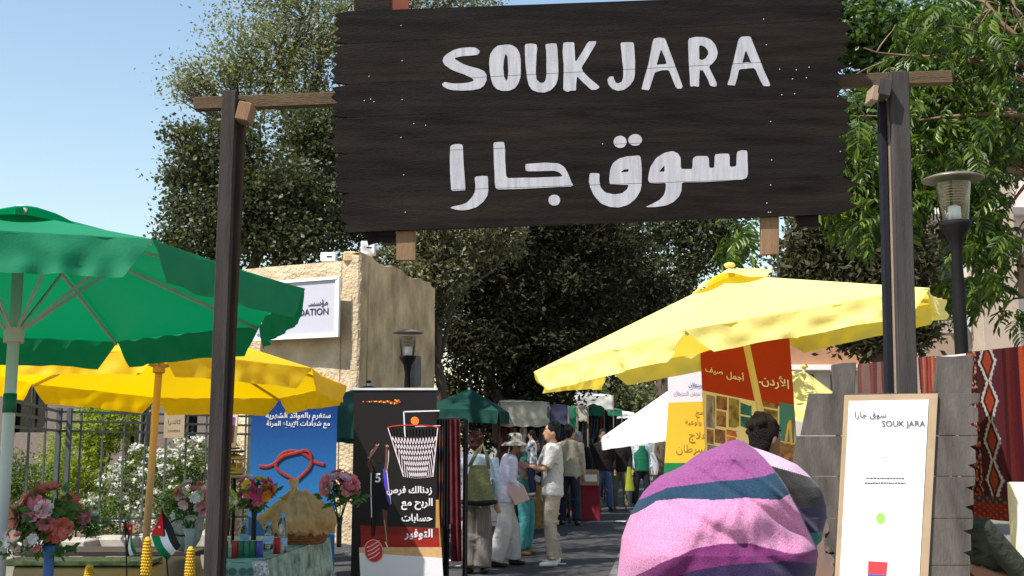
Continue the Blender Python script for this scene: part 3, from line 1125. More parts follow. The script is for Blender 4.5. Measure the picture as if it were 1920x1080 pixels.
Z1, Z2, Z3, Z4 = (810, 50), (1130, 50), (810, 240), (1090, 240)
GLY = [
 (Z1, [[(540,290),(525,260),(490,238),(420,232),(330,240),(250,262),(180,300),(130,345),(118,385),(140,430),(200,475),(290,515),(380,545),(450,580),(470,600),(455,618),(410,630),(330,640),(240,640),(180,632),(140,622),(112,645),(120,670),(170,700),(250,718),(350,722),(450,715),(540,698),(590,660),(615,600),(612,540),(585,500),(530,475),(450,455),(370,430),(300,395),(250,355),(330,335),(430,328),(510,320)]]),
 (Z1, [[(700,245),(740,215),(820,203),(900,207),(955,245),(985,300),(998,380),(1000,480),(995,570),(970,645),(930,695),(870,722),(790,725),(730,705),(690,660),(665,590),(648,500),(642,400),(655,310)], [(828,305),(808,380),(802,480),(810,560),(835,615),(852,580),(860,500),(855,400),(845,330)]]),
 (Z1, [[(1045,200),(1110,192),(1175,198),(1183,250),(1175,330),(1170,430),(1170,540),(1180,600),(1215,632),(1255,632),(1280,600),(1290,520),(1288,400),(1285,280),(1275,200),(1340,190),(1400,190),(1412,260),(1418,380),(1420,500),(1415,590),(1390,660),(1340,715),(1270,742),(1190,738),(1120,710),(1085,650),(1068,570),(1055,450),(1047,330)]]),
 (Z1, [[(1475,185),(1530,175),(1600,178),(1605,260),(1612,405),(1680,300),(1755,170),(1850,165),(1840,200),(1770,320),(1680,460),(1700,510),(1780,590),(1880,670),(1880,690),(1840,712),(1790,712),(1700,630),(1630,560),(1622,640),(1622,720),(1560,722),(1520,735),(1475,710),(1480,600),(1482,450),(1468,300)]]),
 (Z2, [[(200,180),(270,176),(350,178),(360,300),(365,420),(362,540),(345,610),(300,670),(230,715),(170,722),(105,700),(65,650),(52,600),(75,565),(120,560),(130,600),(150,632),(185,638),(220,615),(232,560),(232,470),(220,380),(210,270)]]),
 (Z2, [[(570,140),(630,125),(700,130),(740,240),(790,370),(840,510),(900,670),(890,695),(850,700),(825,690),(790,600),(745,488),(660,492),(585,515),(560,600),(520,715),(470,712),(435,705),(450,650),(480,540),(520,400),(550,230)], [(655,255),(630,340),(605,432),(660,425),(722,420),(700,350)]]),
 (Z2, [[(960,160),(975,130),(1060,115),(1150,118),(1220,150),(1270,210),(1295,290),(1280,360),(1240,410),(1195,450),(1230,530),(1285,640),(1280,672),(1240,675),(1210,665),(1180,590),(1130,495),(1090,490),(1085,580),(1085,680),(1040,670),(985,675),(978,560),(968,400),(965,260)], [(1085,215),(1085,300),(1085,370),(1120,378),(1160,355),(1190,310),(1185,270),(1150,230),(1115,213)]]),
 (Z2, [[(1530,140),(1560,115),(1660,108),(1700,210),(1750,330),(1800,460),(1885,655),(1870,672),(1810,672),(1780,620),(1710,465),(1630,472),(1535,480),(1515,570),(1490,665),(1440,660),(1400,655),(1430,570),(1460,430),(1500,270)], [(1608,265),(1590,340),(1568,410),(1630,400),(1672,408),(1650,360)]]),
 (Z3, [[(205,205),(240,185),(300,180),(345,190),(350,300),(360,450),(378,690),(370,702),(215,710),(212,640),(202,450),(200,300)]]),
 (Z3, [[(480,560),(500,545),(560,540),(628,540),(632,600),(635,700),(620,770),(570,840),(500,890),(430,915),(350,928),(270,920),(205,900),(230,885),(330,865),(400,835),(450,780),(485,715),(490,640)]]),
 (Z3, [[(690,165),(750,158),(812,160),(820,230),(825,400),(835,565),(1000,562),(1200,557),(1475,548),(1440,505),(1380,482),(1250,485),(1055,487),(1050,440),(1055,405),(1150,398),(1300,390),(1430,400),(1490,440),(1530,510),(1560,590),(1592,658),(1400,665),(1100,680),(900,690),(720,692),(708,640),(700,450),(695,300)]]),
 (Z3, [circ(1376, 812, 66, 62)]), (Z4, [circ(435, 157, 74, 70)]), (Z4, [circ(605, 135, 78, 66)]),
 (Z4, [[(350,400),(420,345),(520,318),(655,310),(670,340),(680,500),(678,640),(660,720),(610,800),(530,865),(430,895),(320,890),(220,850),(140,760),(100,670),(85,600),(95,510),(150,507),(205,512),(200,600),(215,670),(270,725),(370,748),(460,735),(515,690),(535,640),(430,638),(320,636),(315,560),(325,470)], [(440,500),(480,470),(532,462),(530,495)]]),
 (Z4, [[(1030,260),(1080,285),(1115,330),(1122,460),(1190,462),(1250,462),(1255,345),(1290,318),(1350,315),(1420,318),(1432,345),(1440,448),(1497,448),(1500,300),(1560,290),(1660,290),(1668,330),(1670,438),(1745,432),(1750,270),(1800,250),(1868,258),(1870,400),(1872,520),(1860,560),(1810,582),(1600,598),(1350,610),(1130,612),(1128,700),(1100,770),(1040,830),(960,870),(850,890),(720,890),(800,855),(880,810),(930,750),(950,680),(950,620),(850,625),(775,620),(750,590),(755,530),(780,430),(840,340),(930,280)], [(875,492),(905,455),(935,420),(938,490)]]),
]


def seam_segments():
    out = []
    for k in (1, 2, 3, 4, 5):
        out.append((W(620, seam(k, 620), ys_), W(1600, seam(k, 1600), ys_)))
    return out


def soften(lp):
    out = []
    n = len(lp)
    for i in range(n):
        p, q = lp[i], lp[(i + 1) % n]
        out.append((p[0] * .86 + q[0] * .14, p[1] * .86 + q[1] * .14))
        out.append((p[0] * .14 + q[0] * .86, p[1] * .14 + q[1] * .86))
    return [(x + rnd.uniform(-1.6, 1.6), y + rnd.uniform(-1.6, 1.6)) for x, y in out]


for (ox, oy), loops in GLY:
    L3 = []
    for lp in loops:
        L3.append([((W(ox + x / 6, oy + y / 6, ys_)).xz[0], (W(ox + x / 6, oy + y / 6, ys_)).xz[1]) for x, y in soften(lp)])
    me = flat_curve(L3, .0016)
    bmx = bmesh.new()
    bmx.from_mesh(me)
    for v in bmx.verts:
        v.co = Vector((v.co.x, ys_ - .0012 - v.co.z, v.co.y))
    for a, b in seam_segments():
        d = (b - a).normalized()
        nn = Vector((-d.z, 0, d.x))
        for s_ in (-1, 1):
            bmesh.ops.bisect_plane(bmx, geom=bmx.verts[:] + bmx.edges[:] + bmx.faces[:], plane_co=a + nn * .0011 * s_, plane_no=nn)
        kill = [f for f in bmx.faces if abs((f.calc_center_median() - a).dot(nn)) < .0010]
        bmesh.ops.delete(bmx, geom=kill, context='FACES')
    bmesh.ops.recalc_face_normals(bmx, faces=bmx.faces[:])
    bmx.to_mesh(me)
    bmx.free()
    me.materials.clear()
    me.materials.append(WPAINT)
    obj('letter', me, None, SIGN)

# ================================================================ THE NOTICE BOARD AT THE RIGHT
yn = 4.95


def N(px, py, out=0.0):
    d = W(px, py, 1.0) - Vector((0, 0, EYE))
    t = (yn - out + .16 * (EYE - 1.2)) / (d.y - .16 * d.z)
    return Vector((0, 0, EYE)) + d * t


NB = thing('notice_board', 'leaning grey plank stand with saw-toothed edge holding the white market poster', 'notice board', (N(1650, 1080).x, yn, 0))
GB = mat('grey painted board', (.062, .052, .047), .85, .25, 3.2, .2, 40, stretch=(3, 3, .8), col2=(.105, .090, .080), spec=.12)
rows = [(737, 817), (817, 893), (893, 972), (972, 1060), (1060, 1160), (1160, 1260), (1260, 1400)]
for k, (y0, y1) in enumerate(rows):
    def rx(y):
        return 1838 - (y - 737) * .055
    def lx(y):
        return 1512 - (y - 737) * .12 + (-8 if k == 1 else 0)
    pts = [(lx(y0) + (6 if k == 0 else 0), y0 + .6), (rx(y0), y0 + .6)]
    for j in range(2):
        yy = y0 + (y1 - y0) * (.28 + .46 * j)
        x = rx(yy)
        pts += [(x, yy - 5), (x - rnd.uniform(14, 20), yy - 1), (x - 3, yy + 6)]
    pts += [(rx(y1), y1 - .6), (lx(y1), y1 - .6)]
    obj('plank', MB().m(GB).poly([N(x, y) for x, y in pts], (0, .02, 0)), None, NB, bevel=.0012)
for a_ in (((1563, 745), (1560, 684), (1580, 680), (1606, 679), (1602, 745)), ((1752, 745), (1757, 668), (1790, 668), (1826, 664), (1822, 745))):
    obj('upright', MB().m(GB).poly([N(x, y, -.022) for x, y in a_], (0, .02, 0)), None, NB, bevel=.003)
obj('brace', MB().m(GREYW).beam(N(1600, 760, -.05), Vector((N(1600, 760).x, yn + .75, 0)), .05, .04), None, NB)
obj('brace', MB().m(GREYW).beam(N(1780, 760, -.05), Vector((N(1780, 760).x, yn + .75, 0)), .05, .04), None, NB)
FRM = mat('tan poster frame', (.38, .27, .17), .7, .15, 8)


def PX(u, v):        # poster coordinates 0..1 to pixels
    y = 741 + v * 620
    return (1583 + u * (1757 - 1583) - (y - 741) * .053, y - u * 3)


q = [PX(0, 0), PX(1, 0), PX(1, 1), PX(0, 1)]
obj('poster_frame', MB().m(FRM).poly([N(x, y, .004) for x, y in q], (0, -.012, 0)), None, NB, bevel=.001)
q = [PX(.055, .018), PX(.91, .018), PX(.91, .985), PX(.055, .985)]
obj('poster', MB().m(mat('white poster paper', (.86, .86, .87), .6, .02)).poly([N(x, y, .017) for x, y in q], (0, -.003, 0)), None, NB)
up_n = (N(1650, 800) - N(1650, 900)).normalized()
PT = mat('brown print', (.13, .10, .09), .7, .05)
PL = mat('pale grey print', (.55, .55, .57), .7, .05)
for s_, px_, py_, w_, al, m_, b_ in ((arabic('سوق جارا'), 1632, 779, 59, 'c', PT, .01), ('SOUK JARA', 1694, 796, 82, 'c', PT, .01),
                                 ('with', 1656, 857, 14, 'c', PL, 0)):
    me = place_flat(text_mesh(s_, b_, .001), N(px_, py_, .021), (1, 0, 0), up_n, w_ * yn / F_PX, None, al, .002)
    me.materials.append(m_)
    obj('lettering', me, None, NB)
pr = MB().m(PL)
for (x0_, y0_, x1_, y1_) in ((1672, 810, 1732, 812), (1670, 918, 1706, 920), (1640, 930, 1670, 931), (1600, 1012, 1642, 1013), (1640, 1032, 1665, 1033), (1626, 884, 1700, 885)):
    pr.beam(N(x0_, y0_, .0205), N(x1_, y1_, .0205), .0015, .0015)
for k in range(6):
    pr.beam(N(1646 + 5 * k, 862, .0205), N(1648 + 4.6 * k, 884 + (k % 2) * 3, .0205), .003, .0015)
pr.beam(N(1646, 863, .0205), N(1672, 866, .0205), .003, .0015)
for y_, xa, xb in ((896, 1624, 1696), (905, 1621, 1697)):
    x_ = xa
    while x_ < xb:
        w_ = rnd.uniform(2, 6)
        pr.beam(N(x_, y_ + rnd.uniform(-.7, .7), .0205), N(x_ + w_, y_ + rnd.uniform(-.7, .7), .0205), .0015, .005)
        x_ += w_ + 2
obj('print', pr, None, NB)
pr = MB().m(mat('dark print', (.10, .10, .10)))
for y_, xa, xb in ((897, 1624, 1696), (906, 1621, 1697)):
    x_ = xa
    while x_ < xb:
        w_ = rnd.uniform(2, 6)
        pr.beam(N(x_, y_, .0212), N(x_ + w_, y_ + rnd.uniform(-.7, .7), .0212), .0015, .006)
        x_ += w_ + 1.5
obj('small_print', pr, None, NB)
obj('print', MB().m(mat('green leaf logo', (.30, .62, .12), .7)).poly([N(x, y, .0205) for x, y in circ(1651, 972, 8.5, 11)], (0, -.001, 0)), None, NB)
obj('print', MB().m(mat('red logo', (.62, .05, .06), .7)).poly([N(x, y, .0205) for x, y in ((1628, 1052), (1664, 1054), (1662, 1078), (1627, 1076))], (0, -.001, 0)), None, NB)
obj('print', MB().m(mat('blue logo', (.05, .1, .4), .7)).poly([N(x, y, .0205) for x, y in ((1627, 1076.5), (1662, 1078.5), (1661, 1096), (1626, 1094))], (0, -.001, 0)), None, NB)

# ================================================================ PARASOLS
def ring_of(Cc, tx, ty, ph, Rr, n):
    ax = Vector((tx, ty, 1)).normalized()
    e1 = -(ax.cross(Vector((0, 1, 0)))).normalized()
    e2 = ax.cross(e1)
    Cc = Vector(Cc)
    return ax, [Cc + (e1 * math.cos(ph + 2 * math.pi * k / n) + e2 * math.sin(ph + 2 * math.pi * k / n)) * Rr for k in range(n)]


def parasol(label, Cc, tx, ty, ph, Rr, hh, n, cloth, pole_m, drop=.17, pole_r=.022, fix={}, inset=.16, wrinkle=.012, group='market parasols', vent=.24,
            strut_drop=.35, collar=None, cat='parasol', seed=1, rib_m=None, sag=.03, pole_to_ground=True):
    ax, rg = ring_of(Cc, tx, ty, ph, Rr, n)
    Cc = Vector(Cc)
    for k, (px_, py_) in fix.items():
        rg[k % n] = W(px_, py_, rg[k % n].y)
    apex = Cc + ax * hh
    foot = Cc - ax * (Cc.z / ax.z)
    t = thing('parasol', label, cat, foot, group)
    mb = MB().m(cloth)
    mm = 10
    for k in range(n):
        a, b = rg[k], rg[(k + 1) % n]

        def fn(u, v, a=a, b=b, k=k):
            e = a.lerp(b, u)
            mid = 4 * u * (1 - u)
            e = e + (Cc - e).normalized() * .05 * mid + ax * sag * .3 * mid
            p = apex.lerp(e, v)
            p = p + ax * (-sag * mid * math.sin(math.pi * min(1, v * .9)) * 1.2)
            w_ = wrinkle * max(0, v - .55) * 2 * mid
            p = p + ax * (noise3((u * 9 + k * 7, v * 3, seed)) * w_)
            return p
        mb.grid(lambda u, v: fn(u, .04 + .96 * v), 14, mm)
    cv = obj('canopy', mb, None, t, True)
    down = -ax * .25 + Vector((0, 0, -1)) * .75
    down.normalize()
    for k in range(n):
        a, b = rg[k], rg[(k + 1) % n]
        W_ = (b - a).length
        out = ((a + b) / 2 - Cc).normalized()

        def fv(u, v, a=a, b=b, k=k):
            ins = inset / W_ * v ** 1.1
            uu = ins + (1 - 2 * ins) * u
            e = a.lerp(b, uu)
            mid = 4 * uu * (1 - uu)
            e = e + (Cc - e).normalized() * .05 * mid + ax * sag * .3 * mid
            p = e + down * drop * v * (1 + .06 * noise3((uu * 5, k, seed * 3)))
            fw = wrinkle * 2.2
            p = p + out * (noise3((uu * W_ * 9 + k * 5, v * 1.5, seed)) * fw * (.3 + v) + .02 * v)
            return p
        obj('valance', MB().m(cloth).grid(fv, 40, 8), None, t, True)
    if vent:
        mb = MB().m(cloth)

        def fnv(u, v):
            a_ = u * n
            k = int(a_) % n
            e = rg[k].lerp(rg[(k + 1) % n], a_ - int(a_))
            p = apex.lerp(e, vent * v) + ax * (.05 * (1 - v * .2) + .035 * math.sin(a_ * math.pi + seed) * v + .03 * noise3((a_ * 2, v * 2, seed)) * v)
            return p
        mb.grid(fnv, n * 8, 5)
        obj('vent_cap', mb, None, t, True)
    rib = rib_m or pole_m
    tip_in = .015
    hub = Cc - ax * (strut_drop - hh * .3)
    for k in range(n):
        e = rg[k]
        p0, p1 = apex - ax * .05, e - ax * .02 + (Cc - e).normalized() * tip_in
        r_ = obj('rib', MB().m(rib).beam(p0, p1, .016, .024, ax), None, t)
        md = apex.lerp(e, .38) - ax * .03
        obj('strut', MB().m(rib).beam(hub, md, .014, .018, ax), None, r_)
    mb = MB().m(pole_m)
    end = foot if pole_to_ground else hub - ax
    mb.tube([end, apex + ax * .05], pole_r, 14)
    obj('pole', mb, None, t, True)
    obj('hub', MB().m(rib).tube([hub - ax * .04, hub + ax * .05], pole_r * 1.7, 12), None, t)
    if not (vent and n == 8):
        obj('finial', MB().m(cloth).ball(apex + ax * (.07 if vent else .04), (.04, .04, .022)), None, t, True)
    if collar:
        p = Cc - ax * collar[0]
        obj('collar', MB().m(collar[2]).tube([p, p - ax * collar[1]], pole_r * .82 if False else pole_r * 1.12, 12), None, t, True)
    obj('base', MB().m(mat('parasol base concrete', (.3, .3, .29), .9)).lathe(foot, [(0.001, 0), (.26, 0), (.27, .05), (.08, .09), (.05, .25), (.001, .25)], 20), None, t, True)
    return t


GREEN = mat('green parasol cloth', (.015, .27, .13), .62, .06, 2, .08, 60, trans=.40, tcol=(.0, .24, .085), spec=.3)
YELL = mat('yellow parasol cloth', (.86, .60, .02), .6, .03, 2, .08, 60, trans=.45, tcol=(.98, .62, .0), spec=.3)
YELLP = mat('pale yellow parasol cloth', (.90, .82, .30), .6, .03, 2, .10, 60, trans=.35, tcol=(.95, .72, .03), spec=.3)
ALU = mat('pale lacquered tube', (.55, .55, .56), .4, .05, 4, spec=.5)
TANP = mat('tan wooden pole', (.48, .33, .18), .6, .12, 5, stretch=(4, 4, .4))
CREAMP = mat('cream pole', (.62, .50, .28), .55, .06, 5)
RIBG = mat('worn pink rib', (.60, .53, .50), .5, .1, 8)
parasol('large green parasol over the flower stall in front of the yellow one', (-3.146, 7.054, 2.477), -.031, .077, -.789, 1.813, .543, 8, GREEN, ALU, drop=.215, pole_r=.036,
        fix={0: (285, 448), 1: (571, 541), 2: (487, 612), 3: (220, 641)}, inset=.13, wrinkle=.015, collar=(.62, .12, mat('green collar', (.02, .14, .07), .5)), seed=3, rib_m=RIBG, vent=.3, strut_drop=.42)
parasol('warm yellow parasol on a tan wooden pole behind the green parasol', (-3.36, 10.66, 2.147), .01, .077, -.482, 1.786, .554, 8, YELL, TANP, drop=.19, pole_r=.034,
        fix={0: (585, 690), 1: (650, 723), 2: (525, 747), 3: (292, 746), 4: (60, 720)}, inset=.14, seed=5, strut_drop=.08)
parasol('pale yellow parasol tilted over the posters right of the street', (1.623, 7.798, 2.297), -.18, .014, .09, 1.503, .432, 6, YELLP, CREAMP, drop=.155, pole_r=.024,
        inset=.15, seed=8, wrinkle=.02, strut_drop=.06, vent=.2)
GUY = mat('dark blue parasol cloth', (.06, .055, .14), .7, .1, 3, trans=.2)
parasol('yellow parasol with a dark blue panel behind the red poster', (2.98, 11.8, 1.98), .22, -.28, .3, .72, .32, 8, YELLP, CREAMP, drop=.1, vent=0, seed=12, inset=.05)
WHITEC = mat('white parasol cloth', (.80, .79, .77), .7, .04, 2, .3, 50, trans=.3)
parasol('white parasol over the far stall beside the yellow poster', (2.35, 14.2, 1.75), -.14, .02, .1, 1.25, .62, 6, WHITEC, ALU, drop=.16, vent=0, seed=14, inset=.02)

# ---------------------------------------------------------------- street lamps
IRON = mat('black iron', (.010, .009, .010), .7, .2, 6, .1, spec=.12)
GLASS = glass_mat('lamp glass', (.95, .95, .93))
def street_lamp(label, px_, py_, y, ztop=None, r=.23):
    p = W(px_, py_, y)
    x = p.x
    z = p.z
    t = thing('street_lamp', label, 'street lamp', (x, y, 0), 'round capped street lamps')
    k = r / .23
    obj('pole', MB().m(IRON).lathe((x, y, 0), [(.11, 0), (.11, .25), (.055, .35), (.05, z - .9), (.04, z - .62), (.06, z - .50), (.12 * k, z - .40), (.125 * k, z - .36), (.001, z - .36)], 18), None, t, True)
    obj('glass', MB().m(GLASS).lathe((x, y, 0), [(.105 * k, z - .36), (.135 * k, z - .05)], 20), None, t, True)
    li = MB().m(mat('lamp louvre', (.35, .32, .28), .35, .1))
    for q in range(7):
        zz = z - .20 + q * .022
        li.lathe((x, y, 0), [(.055, zz), (.085, zz - .008), (.085, zz - .002), (.055, zz + .006)], 16)
    obj('louvre', li, None, t, True)
    obj('lamp', MB().m(mat('lamp bulb glass', (.75, .8, .85), .2, .05)).lathe((x, y, 0), [(.001, z - .36), (.05, z - .36), (.05, z - .24), (.001, z - .22)], 12), None, t, True)
    obj('cap', MB().m(mat('lamp cap', (.20, .185, .16), .35, .1, metal=.4)).lathe((x, y, 0), [(.001, z + .035), (.08, z + .032), (.17 * k, z + .015), (.24 * k, z - .012), (.24 * k, z - .02), (.23 * k, z - .024), (.15 * k, z - .01), (.001, z - .01)], 28), None, t, True)


street_lamp('large street lamp on a black pole right of the gateway', 1786, 333, 8.8)
street_lamp('small distant street lamp before the streaky plaster wall', 765, 622, 16.6, r=.225)

# ================================================================ GARDEN FENCE
FI = mat('grey green iron', (.07, .085, .08), .5, .2, 8)
fen = thing('iron_fence', 'grey green iron railing fence in front of the flowering garden', 'fence', W(118, 817, 15.5))
pA, pB, pC = W(20, 750, 11.2), W(112, 772, 15.4), W(668, 786, 17.4)
for (a, b, step) in ((pA, pB, 1.1), (pB, pC, .27)):
    a0, b0 = Vector((a.x, a.y, 0)), Vector((b.x, b.y, 0))
    L = (b0 - a0).length
    for z_ in (0, -.13, -.26, -1.45):
        obj('rail', MB().m(FI).beam(a + Vector((0, 0, z_)), b + Vector((0, 0, z_)), .03, .03), None, fen)
    nn = int(L / step)
    pk = MB().m(FI).beam((0, 0, .12), (0, 0, a.z + .0), .022, .022).mesh('picket')
    for k in range(nn + 1):
        o = bpy.data.objects.new('picket', pk)
        C.objects.link(o)
        o.parent = fen
        o.location = a0.lerp(b0, k / nn) - Vector(fen.location) + Vector((0, 0, 0))
        o.location.z = -fen.location.z
for p in (pB, pB + Vector((.12, .05, 0)), W(470, 781, 17.0)):
    obj('gate_post', MB().m(FI).beam((p.x, p.y, 0), (p.x, p.y, p.z + .05), .06, .06), None, fen)
lg = thing('stone_ledge', 'sunlit pale stone ledge at the foot of the iron fence', 'ledge', GP(190, 1012))
for k in range(5):
    p = W(60 + 78 * k, 1014, 14.6 + .35 * k)
    obj('block', MB().m(SLAB).box((p.x, p.y, .13), (.58, .55, .26), Matrix.Rotation(R(-6 + rnd.uniform(-1, 1)), 3, 'Z')), None, lg, bevel=.015)
sgn = thing('garden_notice', 'small tan board hung on the fence beside the parasol pole', 'sign', W(327, 797, 15.2))
p = W(327, 797, 16.0)
obj('board', MB().m(mat('tan cardboard', (.36, .27, .17), .8, .1)).box(p, (.29, .02, .36)), None, sgn)
for k, s_ in enumerate((arabic('كاندرا'), 'CANDRA')):
    me = place_flat(text_mesh(s_, .0, .001), p + Vector((0, -.012, .04 - .12 * k)), (1, 0, 0), (0, 0, 1), .18, None, 'c', .001)
    me.materials.append(mat('brown print', (.13, .10, .09)))
    obj('lettering', me, None, sgn)

# shrubs in the garden
def shrub(label, blobs, n, size, lm, blossoms=0, bmat=None, group='shrubs behind the iron fence', name='shrub', aspect=.5):
    base = Vector((blobs[0][0][0], blobs[0][0][1], 0))
    t = thing(name, label, 'shrub', base, group)
    pts = blob_points(blobs, n, .13, 24, .2)
    pts = pts[pts[:, 2] > .05]
    f = obj('foliage', leaf_cloud('foliage', pts, size, lm, aspect=aspect), None, t)
    f['kind'] = 'stuff'
    st = MB().m(BARK)
    for c, r in blobs:
        limb(st, base, Vector(c), .03, .008, 5, .06)
    obj('stem', st, None, t, True)
    if blossoms:
        bp = blob_points(blobs, blossoms * 14, .035, 14, .95)
        bp = bp[bp[:, 2] > .1]
        bf = obj('blossoms', leaf_cloud('blossoms', bp, .042, bmat, aspect=.9, droop=-.2), None, t)
        bf['kind'] = 'stuff'
    return t


GRS = leaf_mat('garden leaf', [(.04, .08, .02), (.08, .13, .03), (.14, .18, .05)], .4)
BLW = leaf_mat('pale lilac blossom', [(.62, .6, .74), (.78, .76, .82), (.5, .48, .66)], .3)
shrub('low green shrub at the left end of the garden', [bl(60, 930, 16, 60, 60, 60), bl(20, 900, 16, 50, 50, 60)], 5000, .055, GRS)
shrub('upright yellow green conifer-like bush behind the fence corner', [bl(105, 870, 17, 34, 30, 70), bl(100, 940, 17, 45, 40, 50)], 5000, .06, YELG, aspect=.3)
shrub('tall yellow green climbing tree between two dark windows', [bl(170, 820, 18, 55, 50, 60), bl(215, 790, 18, 40, 40, 60), bl(155, 900, 17.6, 50, 40, 50), bl(200, 740, 18.4, 60, 50, 50)], 9000, .075, YELG)
shrub('white flowering shrub spilling over left of the tan pole', [bl(235, 930, 17, 60, 50, 60), bl(190, 970, 16.4, 60, 50, 40), bl(260, 880, 17.4, 40, 40, 45)], 7000, .05, GRS, 170, BLW)
shrub('wide white flowering shrub between tan pole and gate post', [bl(320, 900, 17.4, 60, 50, 60), bl(360, 870, 17.6, 60, 50, 50), bl(330, 960, 16.8, 70, 50, 50)], 8000, .05, GRS, 190, BLW)
shrub('flowering shrub glimpsed between the gate post and blue banner', [bl(430, 880, 18, 50, 50, 60), bl(460, 860, 18.4, 40, 40, 50)], 5000, .05, GRS, 80, BLW)

# ================================================================ ROLL-UP BANNERS
def rollup(label, x0, x1, ytop, y, face_m=None, dyefn=None, group='advertising banners', zbot=.06, lean=0.0, rz=0.0):
    a, b = W(x0, ytop, y), W(x1, ytop, y)
    cx = (a.x + b.x) / 2
    w_, zt_ = b.x - a.x, (a.z + b.z) / 2
    t = thing('roll_up_banner', label, 'banner', (cx, y, 0), group, rz)
    M = Matrix.Translation((cx, y, 0)) @ Matrix.Rotation(rz, 4, 'Z')

    def q(u, z, out=0.0):
        return M @ Vector(((u - .5) * w_, -out - lean * (zt_ - z), z))
    if dyefn:
        me = MB().grid(lambda u, v: q(u, zbot + (zt_ - zbot) * v), 8, 60).mesh('banner_face')
        set_dye(me, lambda co: dyefn((co.z - zbot) / (zt_ - zbot)))
        me.materials.append(attr_mat('printed vinyl', .5, .05, 30, .06))
        obj('banner_face', me, None, t)
        obj('banner_back', MB().m(mat('banner back', (.4, .4, .42))).poly([q(0, zbot, -.002), q(1, zbot, -.002), q(1, zt_, -.002), q(0, zt_, -.002)], (0, .002, 0)), None, t)
    else:
        obj('banner_face', MB().m(face_m).poly([q(0, zbot), q(1, zbot), q(1, zt_), q(0, zt_)], (0, .003, 0)), None, t)
    obj('top_rail', MB().m(mat('banner rail', (.6, .6, .6), .35)).beam(q(-.01, zt_ + .008), q(1.01, zt_ + .008), .02, .02), None, t)
    obj('foot', MB().m(mat('banner cassette', (.3, .3, .32), .4)).beam(q(-.02, .04), q(1.02, .04), .1, .08), None, t)
    obj('mast', MB().m(mat('banner rail', (.6, .6, .6), .35)).beam(q(.5, .05, -.03), q(.5, zt_, -.03), .015, .015), None, t)
    return t, q, w_, zt_


def zof(py, y):
    return W(960, py, y).z


# basketball banner
yb = 10.6
BLK = mat('black banner print', (.012, .010, .010), .5, .1, 4, spec=.25)
bt_, q, bw, bz = rollup('tall black banner showing a basketball player under a hoop net', 664, 819, 731, yb, BLK)


def qq(px, py, out=.002):
    """Banner print placed by its share of the banner's width and height."""
    u = (px - 664) / 155.0
    u += (py - 731) * .0004
    return q(u, zof(py, yb), out * .5)


def strip(mb, pts, w, out=.004):
    pts = [qq(x, y, out) for x, y in pts]
    for a, b in zip(pts, pts[1:]):
        mb.beam(a, b, w, .0012, (0, 1, 0)) if False else mb.beam(a, b, w, .0012, (0, -1, 0))


PW = mat('white print', (.75, .72, .76), .6, .05)
PNK = mat('pinkish net print', (.85, .72, .78), .6, .1)
RED = mat('red print', (.55, .04, .03), .6, .1)
ORG = mat('orange print', (.85, .22, .04), .6, .1)
SKN = mat('printed skin', (.50, .28, .20), .6, .15)
NAVY = mat('dark navy print', (.006, .006, .012), .6, .1, spec=.2)
VIO = mat('violet print', (.08, .05, .45), .6, .1)
def printed(name, pts, m_, out, par=bt_, f=qq):
    obj(name, MB().m(m_).poly([f(x, y, out) for x, y in pts], (0, -.0008, 0)), None, par)


printed('print', [(664, 1004), (809, 1004), (809, 1030), (664, 1030)], mat('court red print', (.30, .02, .015), .6, .2, 6), .003)
printed('print', [(664, 985), (809, 990), (809, 1006), (664, 1004)], mat('dark red print', (.2, .02, .015), .6, .3), .0028)
printed('print', [(660, 1026), (812, 1026), (812, 1046), (660, 1040)], mat('wood floor print', (.62, .38, .18), .6, .15, 20), .0035)
printed('print', [(660, 1036), (812, 1046), (812, 1130), (660, 1130)], mat('lilac white print', (.78, .76, .80), .5, .02), .004)
m_ = MB().m(PW)
strip(m_, [(755, 820), (755, 772), (822, 770)], .012)
strip(m_, [(775, 800), (822, 798)], .006)
obj('backboard', m_, None, bt_)
net = MB().m(PNK)
rim = [(724 + 92 * (.5 - .5 * math.cos(math.pi * i / 14)), 802 - 5 * math.sin(math.pi * i / 14)) for i in range(15)]
def netpt(s, t):
    xl, xr = 724 + 25 * t, 817 - 14 * t
    return (xl + (xr - xl) * s, 802 + 92 * t + 3 * math.sin(s * math.pi))
for i in range(15):
    for dr_ in (-1, 1):
        pts = []
        for j in range(13):
            t = j / 12
            s = (i + .5) / 15 + dr_ * (max(0, t - .2)) * .30
            if 0 <= s <= 1:
                pts.append(netpt(s, t))
        if len(pts) > 1:
            strip(net, pts, .0062, .006)
for s in (0, 1):
    strip(net, [netpt(s, j / 8) for j in range(9)], .008, .0065)
obj('net', net, None, bt_)
m_ = MB().m(RED)
strip(m_, rim, .010, .007)
obj('hoop', m_, None, bt_)
printed('ball', circ(775, 789, 7.8), ORG, .008)
